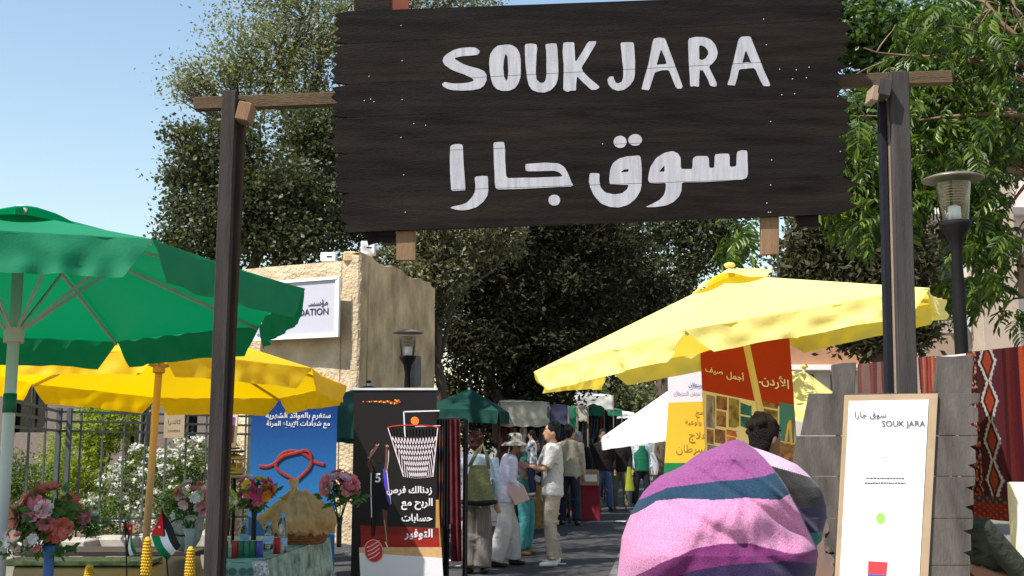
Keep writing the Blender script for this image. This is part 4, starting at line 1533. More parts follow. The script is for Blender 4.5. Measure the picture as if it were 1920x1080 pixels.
# the player
printed('print', [(697, 869), (694, 853), (699, 846), (708, 845), (713, 852), (711, 868)], mat('dark hair print', (.012, .008, .008), .6), .0045)
printed('print', [(690, 884), (697, 872), (704, 874), (711, 872), (717, 882), (718, 905), (720, 935), (722, 950), (713, 958), (706, 952), (704, 960), (690, 956), (686, 935), (689, 905)], NAVY, .005)
printed('print', [(711, 878), (717, 884), (719, 905), (721, 935), (722, 950), (717, 940), (713, 915), (711, 895)], VIO, .0055)
printed('print', [(690, 956), (697, 956), (693, 985), (690, 1006), (686, 1004), (688, 980)], NAVY, .0048)
printed('print', [(706, 955), (716, 955), (714, 985), (712, 1018), (708, 1018), (708, 985)], mat('shaded leg print', (.12, .05, .035), .6), .0048)
DSK = mat('shaded arm print', (.14, .06, .045), .6)
for pts, m2, w_ in ((((691, 884), (685, 868), (686, 858), (695, 846), (702, 837)), DSK, .028), (((715, 882), (719, 864), (720, 850), (721, 838)), DSK, .026),
                    (((690, 882), (683.5, 866), (685, 856), (694, 843)), PNK, .006), (((717, 884), (721.5, 864), (723, 848), (722, 840)), PNK, .009),
                    (((702, 838), (700, 833), (704, 836), (706, 832)), SKN, .009), (((720, 840), (719, 834), (724, 837)), SKN, .010),
                    (((689, 886), (687, 915), (686.5, 945), (685, 1008)), PW, .0075), (((709, 975), (711, 1000), (712, 1016)), SKN, .008), (((686, 970), (685, 1008)), mat('red glow print', (.5, .1, .08), .6), .008),
                    (((718, 882), (720, 915), (723, 945)), PW, .006), (((709, 1016), (713, 1026)), PW, .010)):
    m_ = MB().m(m2)
    strip(m_, pts, w_, .006)
    obj('print', m_, None, bt_)
me = place_flat(text_mesh('5', .02, .001), qq(701, 896, .008), (1, 0, 0), (0, 0, 1), None, .085, 'c', 0)
me.materials.append(PW)
obj('lettering', me, None, bt_)
for s_, px_, py_, w_ in ((arabic('زدنالك فرص'), 800, 920, 84), (arabic('الربح مع'), 800, 945, 58), (arabic('حسابات'), 798, 972, 57), (arabic('التوفير'), 797, 1002, 52)):
    me = place_flat(text_mesh(s_, .028, .001), qq(px_, py_, .009), (1, 0, 0), (0, 0, 1), w_ * yb / F_PX, None, 'r', 0)
    me.materials.append(PW)
    obj('lettering', me, None, bt_)
fl = MB()
for k in range(26):
    fl.m([ORG, RED, mat('flame yellow print', (.9, .55, .08), .6)][k % 3])
    x_ = 680 + 70 * (k / 26) ** .7
    y_ = 753 + rnd.uniform(-4, 4) * (k / 26)
    fl.poly([qq(x, y, .005) for x, y in circ(x_, y_, 1.3 + k * .04, None, 6)], (0, -.0008, 0))
obj('print', fl, None, bt_)
printed('badge', circ(687, 1033, 18, 22, 28), RED, .009)
m_ = MB().m(PW)
strip(m_, [(x, y) for x, y in circ(687, 1033, 17, 21, 28)] + [(704, 1033)], .004, .0105)
for k in range(4):
    strip(m_, [(674 + k, 1031 + 7 * k - 4), (683 + k, 1025 + 7 * k - 2), (688 + k, 1026 + 7 * k - 6), (698, 1014 + 7 * k)], .007, .0105)
obj('print', m_, None, bt_)

# blue banner
yb2 = 12.9
BLUE = None
t2, q2, w2, z2 = rollup('blue banner with a knotted red cord behind the flower stall', 473, 633, 738, yb2, dyefn=lambda s: tuple(a + (b - a) * min(1, max(0, (1 - s) / .55)) for a, b in zip((.008, .025, .14), (.025, .15, .42))))


def q2p(px, py, out=.002):
    return q2((px - 473) / 160.0, zof(py, yb2), out)


for s_, px_, py_, w_ in ((arabic('ستغرم بالعوائد الشهرية'), 621, 781, 121), (arabic('مع شهادات الإيداع المرنة'), 620, 796, 118)):
    me = place_flat(text_mesh(s_, .022, .001), q2p(px_, py_, .006), (1, 0, 0), (0, 0, 1), w_ * yb2 / F_PX, None, 'r', 0)
    me.materials.append(PW)
    obj('lettering', me, None, t2)
CORD = mat('red cord print', (.26, .03, .03), .5, .5, 50)
cd = MB().m(CORD)
def cordpts(L, r=.019, out=.008):
    P = [q2p(x, y, out) for x, y in L]
    Q = []
    for i in range(len(P) - 1):
        p0, p1, p2, p3 = P[max(0, i - 1)], P[i], P[i + 1], P[min(len(P) - 1, i + 2)]
        for k in range(5):
            t = k / 5
            Q.append(.5 * ((2 * p1) + (p2 - p0) * t + (2 * p0 - 5 * p1 + 4 * p2 - p3) * t * t + (3 * p1 - p0 - 3 * p2 + p3) * t ** 3))
    Q.append(P[-1])
    cd.tube(Q, r, 8, True, [(r, .002)] * len(Q), up=(0, 1, 0))
cordpts([(490, 874), (505, 875), (520, 868), (530, 853), (547, 846), (565, 848), (580, 856), (592, 866), (612, 872)])
cordpts([(560, 903), (548, 895), (530, 885), (521, 870), (535, 856), (555, 850), (578, 845), (586, 856), (585, 875), (572, 890), (556, 904)], .018, .012)
obj('cord_print', cd, None, t2, True)

# yellow and white poster, red poster (right of the street)
yp = 9.6
t3, q3, w3, z3 = rollup('white and yellow medical poster left of the red poster', 1252, 1400, 690, yp, mat('white poster vinyl', (.78, .76, .80), .5, .03), lean=-.04)


def q3p(px, py, out=.002):
    return q3((px - 1252) / 148.0 + (py - 700) * -.0005, zof(py, yp), out)


printed('print', [(1256, 755), (1400, 750), (1400, 868), (1256, 868)], mat('yellow poster print', (.80, .52, .05), .5, .04, 3), .004, t3, q3p)
printed('print', [(1256, 868), (1400, 868), (1400, 930), (1256, 930)], mat('green poster print', (.02, .22, .08), .5, .2, 12), .004, t3, q3p)
for s_, px_, py_, w_, m_, b_ in ((arabic('السرطان'), 1326, 722, 34, BLUEINK, .01), (arabic('علاج مرض السرطان'), 1330, 737, 66, mat('pale red blue print', (.45, .3, .6), .6), 0),
                             (arabic('برامج'), 1334, 775, 26, mat('brown poster print', (.35, .2, .05), .6), .0), (arabic('كي وأوعية'), 1338, 792, 48, mat('brown poster print', (.35, .2, .05)), .0),
                             (arabic('علاج'), 1332, 819, 34, mat('brown poster print', (.35, .2, .05)), .01), (arabic('السرطان'), 1340, 843, 64, mat('brown poster print', (.35, .2, .05)), .0)):
    me = place_flat(text_mesh(s_, b_, .001), q3p(px_, py_, .006), (1, 0, 0), (0, 0, 1), w_ * yp / F_PX, None, 'r', 0)
    me.materials.append(m_)
    obj('lettering', me, None, t3)

yr = 8.9
REDP = mat('red poster print', (.42, .035, .012), .5, .08, 3)
t4 = thing('photo_poster', 'large red poster with white Arabic heading over rows of travel photographs', 'poster', W(1400, 817, yr))
FRAME4 = ((1315, 640), (1483, 640), (1512, 905), (1325, 905))


def q4(px, py, out=0.0):
    y_ = yr - (px - 1400) * .0016
    p = W(px, py, y_)
    p.y -= out
    return p


obj('sheet', MB().m(REDP).poly([q4(1312, 628), q4(1478, 606), q4(1488, 740), q4(1502, 960), q4(1330, 960), q4(1318, 760)], (0, .006, 0)), None, t4)
obj('sheet', MB().m(mat('cream poster band', (.78, .68, .48), .5, .03)).poly([q4(1316.5, 732, .003), q4(1487, 767, .003), q4(1503, 960, .003), q4(1330, 960, .003)], (0, -.001, 0)), None, t4)
ph = [mat('photo dusk', (.03, .02, .02), .4, .6, 14, col2=(.30, .14, .09)), mat('photo brown', (.05, .02, .01), .4, .6, 18, col2=(.34, .17, .09)), mat('photo meadow', (.10, .08, .02), .4, .6, 14, col2=(.30, .24, .09)),
      mat('photo lagoon', (.0, .035, .06), .4, .5, 12, col2=(.03, .17, .22)), mat('photo waterfall', (.04, .035, .05), .4, .5, 10, col2=(.42, .36, .40), stretch=(3, 3, .6)), mat('photo sky', (.06, .22, .27), .4, .12, 4),
      mat('photo orange', (.34, .07, .01), .4, .4, 12, col2=(.6, .2, .06)), mat('photo rocks', (.12, .10, .13), .4, .5, 12, col2=(.3, .26, .3))]
def tile(x0, y0, x1, y1, k):
    sl = .2
    def s(x, y):
        return q4(x, y + (x - 1320) * .185, .0055)
    obj('photograph', MB().m(ph[k]).poly([s(x0, y0), s(x1, y0), s(x1, y1), s(x0, y1)], (0, -.0008, 0)), None, t4)
for a_ in ((1324, 739, 1341, 800, 4), (1343, 737, 1363, 762, 0), (1343, 765, 1361, 794, 1), (1366, 737, 1386, 792, 2), (1388, 736, 1409, 764, 3), (1388, 767, 1409, 792, 3), (1325, 803, 1338, 830, 1),
           (1340, 800, 1360, 826, 0), (1362, 797, 1409, 808, 6), (1362, 810, 1384, 820, 6), (1326, 832, 1350, 860, 7), (1424, 732, 1458, 742, 1), (1424, 745, 1458, 800, 2), (1461, 728, 1489, 800, 5),
           (1424, 802, 1500, 840, 1)):
    tile(*a_)
TEMP = mat('golden monument print', (.75, .42, .10), .5, .2, 12)
obj('photograph', MB().m(TEMP).poly([q4(x, y, .008) for x, y in ((1470, 832), (1476, 795), (1479, 788), (1483, 788), (1486, 835), (1481, 833), (1479, 800), (1475, 832))], (0, -.0008, 0)), None, t4)
HEAD = mat('cream heading print', (.85, .78, .68), .5, .03)
uxr = (q4(1480, 740) - q4(1320, 706)).normalized()
for s_, px_, py_, w_, al in ((arabic('الأردن..'), 1479, 722, 61, 'r'), (arabic('أجمل'), 1396, 709, 35, 'r'), (arabic('صيف'), 1355, 700, 34, 'r')):
    me = place_flat(text_mesh(s_, .018, .001), q4(px_, py_, .006), uxr, (0, 0, 1), w_ * yr / F_PX, None, al, 0)
    me.materials.append(HEAD)
    obj('lettering', me, None, t4)
obj('stand', MB().m(IRON).beam(q4(1325, 950, -.05), Vector((q4(1325, 950).x, yr + .1, 0)), .03, .03).beam(q4(1490, 950, -.05), Vector((q4(1490, 950).x, yr + .1, 0)), .03, .03), None, t4)

# ================================================================ CARPETS ON THE RAIL
ra, rb_ = W(1560, 694, 10.4), W(2030, 644, 7.4)
cr_ = thing('carpet_rail', 'long pale metal rail carrying the hanging carpets', 'rail', (ra.x, ra.y, 0))
obj('rail', MB().m(mat('pale metal rail', (.55, .5, .52), .4, .08)).tube([ra, rb_], .018, 10), None, cr_, True)
for u in (0.02, .55, .98):
    p = ra.lerp(rb_, u)
    obj('post', MB().m(IRON).tube([(p.x, p.y, 0), (p.x, p.y, p.z)], .022, 10), None, cr_, True)


def railpt(px):
    # where the sight line crosses the rail's upright plane
    k = (px - 960) / F_PX
    d = rb_ - ra
    t = (k * ra.y * 1.0 - ra.x) / (d.x - k * d.y)
    # small correction for camera pitch
    for _ in range(8):
        p = ra + d * t
        yy = p.y * CP + (p.z - EYE) * SP
        sx = 960 + F_PX * p.x / yy
        t += (px - sx) / F_PX * yy / (abs(d.x - k * d.y))
    return ra + d * t


def carpet(label, px0, px1, zlow_px, cols_fn, group='carpets hung on the rail', nu=60, nv=120, fringe=None, lab_mat='woven kilim'):
    a, b = railpt(px0), railpt(px1)
    t = thing('hanging_carpet', label, 'carpet', (a.x, a.y, 0), group)
    zl = W(px1, zlow_px, b.y).z
    n_ = Vector((b.y - a.y, -(b.x - a.x), 0)).normalized()
    if n_.y > 0:
        n_ = -n_
    me = MB().grid(lambda u, v: a.lerp(b, u) + Vector((0, 0, .025 - (a.z - zl) * v)) + n_ * (.022 + .01 * math.sin(u * 9 + v * 2) * v), nu, nv).mesh('woven_face', True)
    col = me.color_attributes.new('dye', 'FLOAT_COLOR', 'POINT')
    buf = []
    for i in range(nv + 1):
        for j in range(nu + 1):
            buf.extend((*cols_fn(j / nu, i / nv), 1.0))
    col.data.foreach_set('color', [c_ * .38 if i_ % 4 < 3 else 1 for i_, c_ in enumerate(buf)])
    me.materials.append(attr_mat('woven wool', .9, .6, 160, .25))
    obj('woven_face', me, None, t)
    obj('back', MB().m(mat('dark wool back', (.05, .015, .015), .95, .3, 20)).grid(lambda u, v: a.lerp(b, u) + Vector((0, 0, .025 - (a.z - zl) * .98 * v)) - n_ * .022, 4, 4), None, t)
    if fringe:
        fr = MB().m(mat('wool fringe', fringe, .95, .3, 30))
        for k in range(26):
            p = a.lerp(b, (k + .5) / 26) + Vector((0, 0, zl - a.z)) + n_ * .02
            fr.tube([p, p + Vector((rnd.uniform(-.01, .01), 0, -.05)), p + Vector((rnd.uniform(-.015, .015), 0, -.10))], [.006, .007, .004], 4)
        obj('fringe', fr, None, t)
    return t


def kilim(u, v):
    red, dk, wh, pu, org, blk = (.30, .03, .025), (.10, .012, .014), (.72, .68, .62), (.07, .03, .14), (.55, .12, .02), (.02, .012, .012)
    if v > .86:
        r_ = (math.sin(u * 31) * math.sin(v * 170))
        return org if r_ > .5 else (red if v > .9 else (.05, .05, .07))
    if u < .28:
        r_ = noise3((u * 18, v * 40, 2))
        return org if r_ > .28 else wh if r_ > .2 else red if r_ > -.05 else blk
    x = (u - .28) / .72
    ph_ = (v * 4.3 + .2) % 1.0
    wd = abs(ph_ - .5) * 2           # 0 at widest .. 1 at the neck
    half = .05 + .27 * (1 - wd)
    c = .42 + .06 * v
    dist = abs(x - c)
    tooth = .035 * (1 if math.sin(v * 230) > 0 else 0)
    if dist < half - .14:
        return (.42, .06, .03) if dist < half - .2 or noise3((u * 30, v * 60, 1)) > -.2 else org
    if dist < half - .05:
        return dk
    if dist < half + .02 + tooth:
        return wh if x < c or True else pu
    if dist < half + .10:
        return pu if x > c else blk
    return (.13, .02, .03) if x > c else (.09, .015, .02)


def stripes(cols, n, seed):
    r = random.Random(seed)
    L = [cols[r.randrange(len(cols))] for _ in range(n)]
    def f(u, v):
        w_ = u + .012 * noise3((u * 4, v * 2, seed))
        return L[min(n - 1, max(0, int(w_ * n)))]
    return f


carpet('patterned red kilim with white toothed diamonds hanging on the rail', 1816, 1883, 985, kilim)
def dark_red(u, v):
    base = stripes([(.12, .012, .014), (.07, .01, .012), (.16, .02, .02), (.09, .008, .02)], 17, 4)(u, v)
    if abs(u - .30) < .035:
        return (.62, .09, .03)
    if abs(u - .38) < .02:
        return (.3, .03, .02)
    return base
carpet('plain dark red striped carpet with a tasselled end at the right edge', 1883, 2010, 925, dark_red, fringe=(.2, .01, .015))
carpet('small narrow carpet of red, cream and orange stripes', 1706, 1758, 760, stripes([(.42, .06, .05), (.75, .62, .5), (.6, .25, .12), (.25, .03, .05), (.5, .12, .08), (.15, .03, .06)], 15, 9))
carpet('dull red carpet between the gate post and the small striped one', 1612, 1664, 742, stripes([(.30, .10, .08), (.2, .06, .06), (.35, .2, .16)], 7, 3))
# a pale rug behind, leaning in the sun
pr_ = thing('rolled_rug', 'pale sunlit rug rolled up behind the dark red carpet', 'rug', (3.1, 6.9, 0))
p = W(1925, 980, 7.2)
obj('roll', MB().m(mat('pale wool', (.6, .55, .42), .95, .15, 14, .5, 60)).tube([(p.x, p.y, 0), (p.x, p.y, p.z + .25)], .10, 16), None, pr_, True)
obj('binding', MB().m(mat('dark band', (.1, .05, .08), .9)).tube([(p.x, p.y, .5), (p.x, p.y, .53)], .104, 16), None, pr_)

# ================================================================ FLOWER STALL TABLES
TEAL = mat('teal patterned cloth', (.10, .15, .13), .75, .5, 9, .4, 60, col2=(.32, .42, .36))
SEQ = mat('dark glitter cloth', (.03, .035, .04), .3, .9, 60, .6, 200, col2=(.5, .5, .52), metal=.3)
tA, tBk = W(300, 1062, 7.4), W(480, 1060, 7.4)
TZ = .79


def tp(px, py, z=TZ):
    return GP(px, py, z)


tb1 = thing('market_table', 'table under a teal patterned cloth with sequined edge', 'table', (tp(520, 1040).x, tp(520, 1040).y, 0))
P1, P2, P3, P4 = tp(385, 1054), tp(482, 1057), tp(616, 1008), tp(420, 1006)
obj('table_top', MB().m(mat('table board', (.25, .18, .12))).poly([P1, P2, P3, P4], (0, 0, -.03)), None, tb1)
for p in (P1, P2, P3, P4):
    c = (P1 + P2 + P3 + P4) / 4
    e = p.lerp(c, .1)
    obj('leg', MB().m(mat('table leg', (.1, .08, .06))).beam((e.x, e.y, 0), (e.x, e.y, TZ - .03), .04, .04), None, tb1)
cl = MB().m(TEAL)
ringp = [P1, P2, P3, P4]
cl.grid(lambda u, v: (P1.lerp(P2, u)).lerp(P4.lerp(P3, u), v) + Vector((0, 0, .006 + .003 * noise3((u * 6, v * 6, 1)))), 12, 12)


def drape(u, v):
    a_ = u * 3
    k = min(2, int(a_))
    seq_ = [P4, P1, P2, P3]
    a, b = seq_[k], seq_[k + 1]
    p = a.lerp(b, a_ - k)
    o_ = Vector((b.y - a.y, -(b.x - a.x), 0)).normalized()
    return p + o_ * (.012 + v * (.05 + .035 * math.sin(u * 70) * 1 + .03 * noise3((u * 20, v, 3)))) + Vector((0, 0, .006 - v * .62))


cl.grid(drape, 150, 12)
o = obj('cloth', cl, None, None, True)
tag(o, 'teal and grey patterned tablecloth draped over the drinks table', 'tablecloth')
sq = MB().m(SEQ).grid(lambda u, v: P2 + Vector((.02 + (u - .5) * .10 + .02 * math.sin(v * 9), -.03 - .02 * math.sin(u * 3), .02 - v * .7)), 5, 20)
tag(obj('sequin_scarf', sq, None, None, True), 'black sequined scarf hanging over the table corner', 'scarf')

tb2 = thing('market_table', 'dark low table at the lower left holding vases and corn cobs', 'table', (tp(150, 1060, .72).x, tp(150, 1060, .72).y, 0))
Q1, Q2, Q3, Q4 = tp(20, 1092, .74), tp(385, 1088, .74), tp(375, 1042, .74), tp(30, 1046, .74)
obj('table_top', MB().m(mat('dark table top', (.09, .055, .04), .35, .3, 5)).poly([Q1, Q2, Q3, Q4], (0, 0, -.04)), None, tb2, bevel=.004)
obj('tray', MB().m(mat('green glass tray', (.12, .16, .05), .2, .5, 14, col2=(.3, .3, .12))).box((tp(120, 1058, .74) + Vector((.12, 0, .02))), (1.0, .3, .03)), None, tb2, bevel=.006)
for p in (Q1, Q2, Q3, Q4):
    c = (Q1 + Q2 + Q3 + Q4) / 4
    e = p.lerp(c, .1)
    obj('leg', MB().m(mat('table leg', (.1, .08, .06))).beam((e.x, e.y, 0), (e.x, e.y, .70), .05, .05), None, tb2)
bench = thing('dark_bench', 'long dark bench with trays standing below the iron fence', 'bench', GP(220, 1075))
p = W(215, 1022, 9.6)
obj('seat', MB().m(mat('dark bench wood', (.04, .03, .03), .5)).box((p.x, p.y, p.z - .05), (1.5, .4, .04)), None, bench, bevel=.004)
for s_ in (-.65, .65):
    obj('leg', MB().m(mat('dark bench wood', (.04, .03, .03))).box((p.x + s_, p.y, (p.z - .07) / 2), (.05, .36, p.z - .07)), None, bench)

# ---------------------------------------------------------------- flowers
LEAFY = leaf_mat('bouquet leaf', [(.03, .09, .02), (.07, .16, .04), (.12, .2, .05)], .3)


def petal_flower(mb, c, r, d, rings=3):
    c = Vector(c)
    d = Vector(d).normalized()
    s = d.orthogonal().normalized()
    w = d.cross(s)
    for k in range(rings):
        n = 5 + k
        rr = r * (.45 + .55 * k / max(1, rings - 1))
        tilt = .9 - .55 * k / max(1, rings - 1)
        for j in range(n):
            a = 2 * math.pi * (j + .5 * k) / n + rnd.uniform(-.1, .1)
            e = s * math.cos(a) + w * math.sin(a)
            t_ = w * math.cos(a) - s * math.sin(a)
            tip = c + e * rr + d * rr * tilt * .8
            b = len(mb.v)
            hw = rr * .48
            mb.v += [c - d * r * .1, c + e * rr * .5 + t_ * hw * .8 + d * rr * tilt * .35, tip + t_ * hw * .55, tip - t_ * hw * .55 + d * rr * .06, c + e * rr * .5 - t_ * hw * .8 + d * rr * tilt * .35]
            mb.face((b, b + 1, b + 2, b + 3, b + 4))


def bouquet(label, px, py, y, rpx, cols, fpx, n, vase_px=None, vase_m=None, vase_w=14, leaves=160, group='flower bouquets on the stall', seed=0, ztab=TZ, name='flower_bouquet'):
    c = W(px, py, y)
    rr = rpx * y / F_PX
    t = thing(name, label, 'bouquet', (c.x, c.y, ztab), group)
    fr = fpx * y / F_PX
    for k in range(n):
        d = Vector((rnd.gauss(0, 1), rnd.gauss(-.7, .8), rnd.gauss(.35, .8))).normalized()
        p = c + Vector((d.x * rr, d.y * rr * .8, d.z * rr * .8)) * rnd.uniform(.55, 1)
        mb = MB().m(cols[k % len(cols)])
        petal_flower(mb, p, fr * rnd.uniform(.75, 1.2), d, 3 if fpx > 5 else 2)
        obj('flower', mb, None, t, True)
    f = obj('foliage', leaf_cloud('foliage', blob_points([((c.x, c.y, c.z - rr * .2), (rr, rr * .8, rr * .8))], leaves, rr * .3, 10, .2), max(.03, fr * 1.3), LEAFY), None, t)
    f['kind'] = 'stuff'
    if vase_px:
        z1 = zof(vase_px, y)
        w_ = vase_w * y / F_PX / 2
        obj('vase', MB().m(vase_m).lathe((c.x, c.y, 0), [(.001, ztab), (w_ * .9, ztab), (w_ * .8, ztab + .02), (w_ * .75, z1 - .06), (w_ * 1.15, z1), (w_ * 1.05, z1), (w_ * .7, z1 - .06)], 18), None, t, True)
        st = MB().m(mat('flower stem', (.04, .1, .02)))
        for k in range(8):
            st.tube([(c.x, c.y, z1 - .05), c + Vector((rnd.uniform(-1, 1) * rr * .7, rnd.uniform(-.6, .6) * rr, rnd.uniform(-.5, .5) * rr))], .004, 4)
        obj('stem', st, None, t)
    return t


def petal(n, c):
    return mat(n, c, .6, .2, 20, trans=.25)


CORAL, PINK, PALEP, WHT, MAG = petal('coral petal', (.62, .16, .12)), petal('rose pink petal', (.68, .20, .26)), petal('pale pink petal', (.72, .48, .50)), petal('white petal', (.75, .74, .70)), petal('magenta petal', (.62, .05, .20))
YLO, ORP, LIM = petal('yellow petal', (.75, .55, .05)), petal('orange petal', (.75, .28, .03)), petal('lime petal', (.42, .50, .08))
BVASE = mat('blue vase', (.05, .13, .33), .3, .2, 8)
bouquet('large coral and pink artificial bouquet in a blue vase at the left', 96, 965, 6.5, 66, [CORAL, CORAL, PINK, CORAL, PALEP], 22, 17, 1022, BVASE, 24, 300, ztab=.74)
bouquet('loose white and pale pink blossoms beside the blue vase', 45, 1015, 6.4, 38, [WHT, PALEP, PINK], 10, 16, None, None, 14, 90, ztab=.74)
bouquet('spray of pale pink lilies right of the coral bouquet', 172, 978, 6.7, 32, [PALEP, PINK, WHT], 12, 9, None, None, 14, 90, ztab=.74)
bouquet('pink and lime bouquet half hidden by the left gate post', 358, 935, 7.9, 44, [PINK, LIM, PALEP, CORAL, WHT], 11, 24, 990, mat('clear vase', (.3, .33, .35), .1), 20, 220)
bouquet('yellow-green flowers just right of the left gate post', 420, 940, 8.1, 26, [LIM, YLO, WHT], 9, 12, 985, mat('clear vase', (.3, .33, .35), .1), 12, 160)
DVASE = mat('tall black vase', (.02, .02, .025), .25)
bouquet('magenta, orange and yellow bouquet in a tall dark vase', 478, 922, 8.2, 36, [MAG, YLO, PINK, ORP, MAG], 11, 26, 955, DVASE, 12, 160)
bouquet('pink rose bouquet on the table end before the black banner', 638, 915, 8.4, 36, [PINK, PALEP, PINK, MAG], 13, 22, 970, DVASE, 11, 200)
# the vase's long trailing leaves
# tulle wrapped basket
bk = thing('gift_basket', 'wicker basket wrapped in crumpled gold tulle', 'basket', (W(565, 1000, 8.7).x, 8.7, TZ))
WICK = mat('wicker', (.32, .13, .05), .7, .35, 30, .8, 60, stretch=(1, 1, 3))
c = W(565, 1000, 8.7)
c.z = TZ
obj('bowl', MB().m(WICK).lathe(c, [(.001, .0), (.17, .0), (.22, .10), (.235, .15), (.225, .15), (.2, .05)], 24), None, bk, True)
wv = MB().m(WICK)
for k in range(7):
    z_ = .015 + .021 * k
    r_ = .172 + .05 * min(1, k / 5)
    wv.tube([c + Vector((r_ * math.cos(a) * 1.02, r_ * math.sin(a) * 1.02, z_ + .006 * math.sin(a * 12 + k * math.pi))) for a in np.linspace(0, 2 * math.pi, 40)], .009, 5, False)
obj('weave', wv, None, bk, True)
TUL = mat('gold tulle', (.74, .50, .24), .6, .3, 16, .4, 30, trans=.45, tcol=(.85, .6, .3))


def tul(u, v):
    a = u * 2 * math.pi
    r_ = .235 + .05 * math.sin(v * 3.0) + .025 * noise3((math.cos(a) * 3, math.sin(a) * 3, v * 4)) * 2 + .012 * abs(noise3((math.cos(a) * 9, math.sin(a) * 9, v * 6))) * 2
    r_ += (.020 * math.sin(a * 13 + 4 * noise3((v * 2, a, 1))) + .010 * math.sin(a * 29 + 5 * noise3((v * 4, 2, 1)))) * min(1, v * 2)
    r_ *= (1 - .78 * ((v - .3) / .7) ** 1.3) if v > .3 else 1
    z_ = .08 + .31 * v + .04 * noise3((math.cos(a) * 4, math.sin(a) * 4, 9)) * v + .03 * noise3((math.cos(a) * 8, math.sin(a) * 8, v * 4)) * (1 - v)
    return c + Vector((math.cos(a) * r_ - .03 * v, math.sin(a) * r_, z_))


tl = MB().m(TUL).grid(tul, 180, 36, True)
tp_c = c + Vector((-.06, 0, .40))
tl.tube([c + Vector((-.06, 0, .34)), tp_c + Vector((0, 0, .0)), tp_c + Vector((-.01, 0, .08))], [.12, .02, .045], 14)
obj('tulle_wrap', tl, None, bk, True)
for k, (px, py, lab) in enumerate(((550, 995, 'small crumpled white paper bag before the wicker basket'), (570, 1003, 'small folded white card on the patterned cloth'))):
    p = tp(px, 1012 + 2 * k)
    t = thing('paper_bag', lab, 'paper bag', p)
    obj('bag', MB().m(mat('white paper', (.7, .64, .55), .7)).grid(lambda u, v: p + Vector(((.045 - .012 * v) * math.cos(u * 6.283) + .01 * noise3((u * 5, v * 5, k)), .03 * math.sin(u * 6.283), .005 + .085 * v * (1 - .5 * k) + .012 * math.sin(u * 12))), 16, 6, True), None, t)
# bottles
PLAST = glass_mat('clear plastic', (.82, .9, .95), .08, .5)
BLUECAP = mat('light blue cap', (.10, .35, .70), .4, .05)
for k, (px, py, h) in enumerate(((456, 1028, .19), (502, 1032, .20), (528, 1037, .27))):
    p = tp(px, py)
    t = thing('water_bottle', ['clear water bottle with blue cap, leftmost on the drinks table', 'clear water bottle between the two others on the patterned cloth', 'largest clear water bottle with a blue cap and label'][k], 'bottle', p, 'water bottles on the drinks table')
    obj('bottle', MB().m(PLAST).lathe(p, [(.001, .0), (.033, .003), (.036, .02), (.033, .08), (.037, .11), (.036, h - .08), (.018, h - .035), (.014, h - .03), (.014, h - .012)], 16), None, t, True)
    obj('label', MB().m(mat('blue white label', (.3, .45, .7), .5, .4, 30)).lathe(p, [(.0375, .05), (.0375, .105)], 16), None, t, True)
    obj('cap', MB().m(BLUECAP).lathe(p, [(.017, h - .022), (.018, h), (.001, h + .002)], 12), None, t, True)
CAN = [((.06, .02, .10), 'purple drink can'), ((.28, .02, .02), 'dark red drink can'), ((.02, .14, .10), 'green drink can'), ((.05, .06, .25), 'dark blue drink can'), ((.02, .10, .06), 'bottle green drink can')]
for k, (px, ci) in enumerate(((420, 2), (441, 1), (452, 4), (463, 2), (474, 4), (486, 3), (519, 1))):
    p = tp(px, 1047 if px < 500 else 1040)
    col, nm_ = CAN[ci]
    t = thing('drink_can', nm_ + [' beside the gate post', ', second from the gate post', ' in the middle of the can row', ', fourth along the can row', ', fifth along the can row', ' at the right end of the can row', ' between the two right bottles'][k], 'can', p, 'drink cans in a row')
    obj('can', MB().m(mat(nm_, col, .3, .3, 20, metal=.3)).lathe(p, [(.001, 0), (.022, 0), (.026, .008), (.026, .105), (.021, .116)], 16), None, t, True)
    obj('lid', MB().m(mat('can lid', (.6, .6, .6), .3, metal=.7)).lathe(p, [(.022, .117), (.020, .113), (.001, .113)], 16), None, t, True)
gb = thing('glass_box', 'pale green display box with round dark medallions at the table front', 'box', tp(440, 1062, .62))
b0, b1 = W(408, 1056, 7.3), W(484, 1100, 7.3)
obj('case', MB().m(mat('sea green glass', (.16, .32, .28), .15, .2, 5, spec=.6)).box(((b0.x + b1.x) / 2, 7.36, (b0.z + b1.z) / 2), (b1.x - b0.x, .12, b0.z - b1.z)), None, gb, bevel=.003)
for px in (420, 436, 455, 470):
    obj('medallion', MB().m(mat('dark medallion', (.05, .12, .11), .3)).poly([W(x, y, 7.296) for x, y in circ(px, 1072, 7.5)], (0, -.003, 0)), None, gb)
# brass lantern on a tiered stand
BRASS = mat('brass', (.50, .28, .05), .3, .3, 12, metal=.7)
lp = W(440, 893, 8.6)
ts = thing('tiered_stand', 'dark tiered stand behind the drinks table', 'stand', (lp.x, lp.y, TZ))
obj('pole', MB().m(IRON).tube([(lp.x, lp.y, TZ), (lp.x, lp.y, lp.z)], .012, 8), None, ts)
obj('plate', MB().m(mat('pale scalloped plate', (.55, .42, .3), .5)).lathe((lp.x, lp.y, lp.z), [(.001, -.01), (.10, -.012), (.14, .004), (.135, .01), (.001, .002)], 24), None, ts, True)
obj('plate', MB().m(mat('dark plate', (.08, .04, .02), .5)).lathe((lp.x - .02, lp.y, lp.z + .19), [(.001, -.01), (.08, -.012), (.10, .004), (.001, .002)], 20), None, ts, True)
obj('pole', MB().m(IRON).tube([(lp.x - .02, lp.y + .03, lp.z), (lp.x - .02, lp.y + .03, lp.z + .19)], .006, 6), None, ts)
ln = thing('brass_lantern', 'small brass lantern on the tiered stand', 'lantern', (lp.x, lp.y, lp.z))
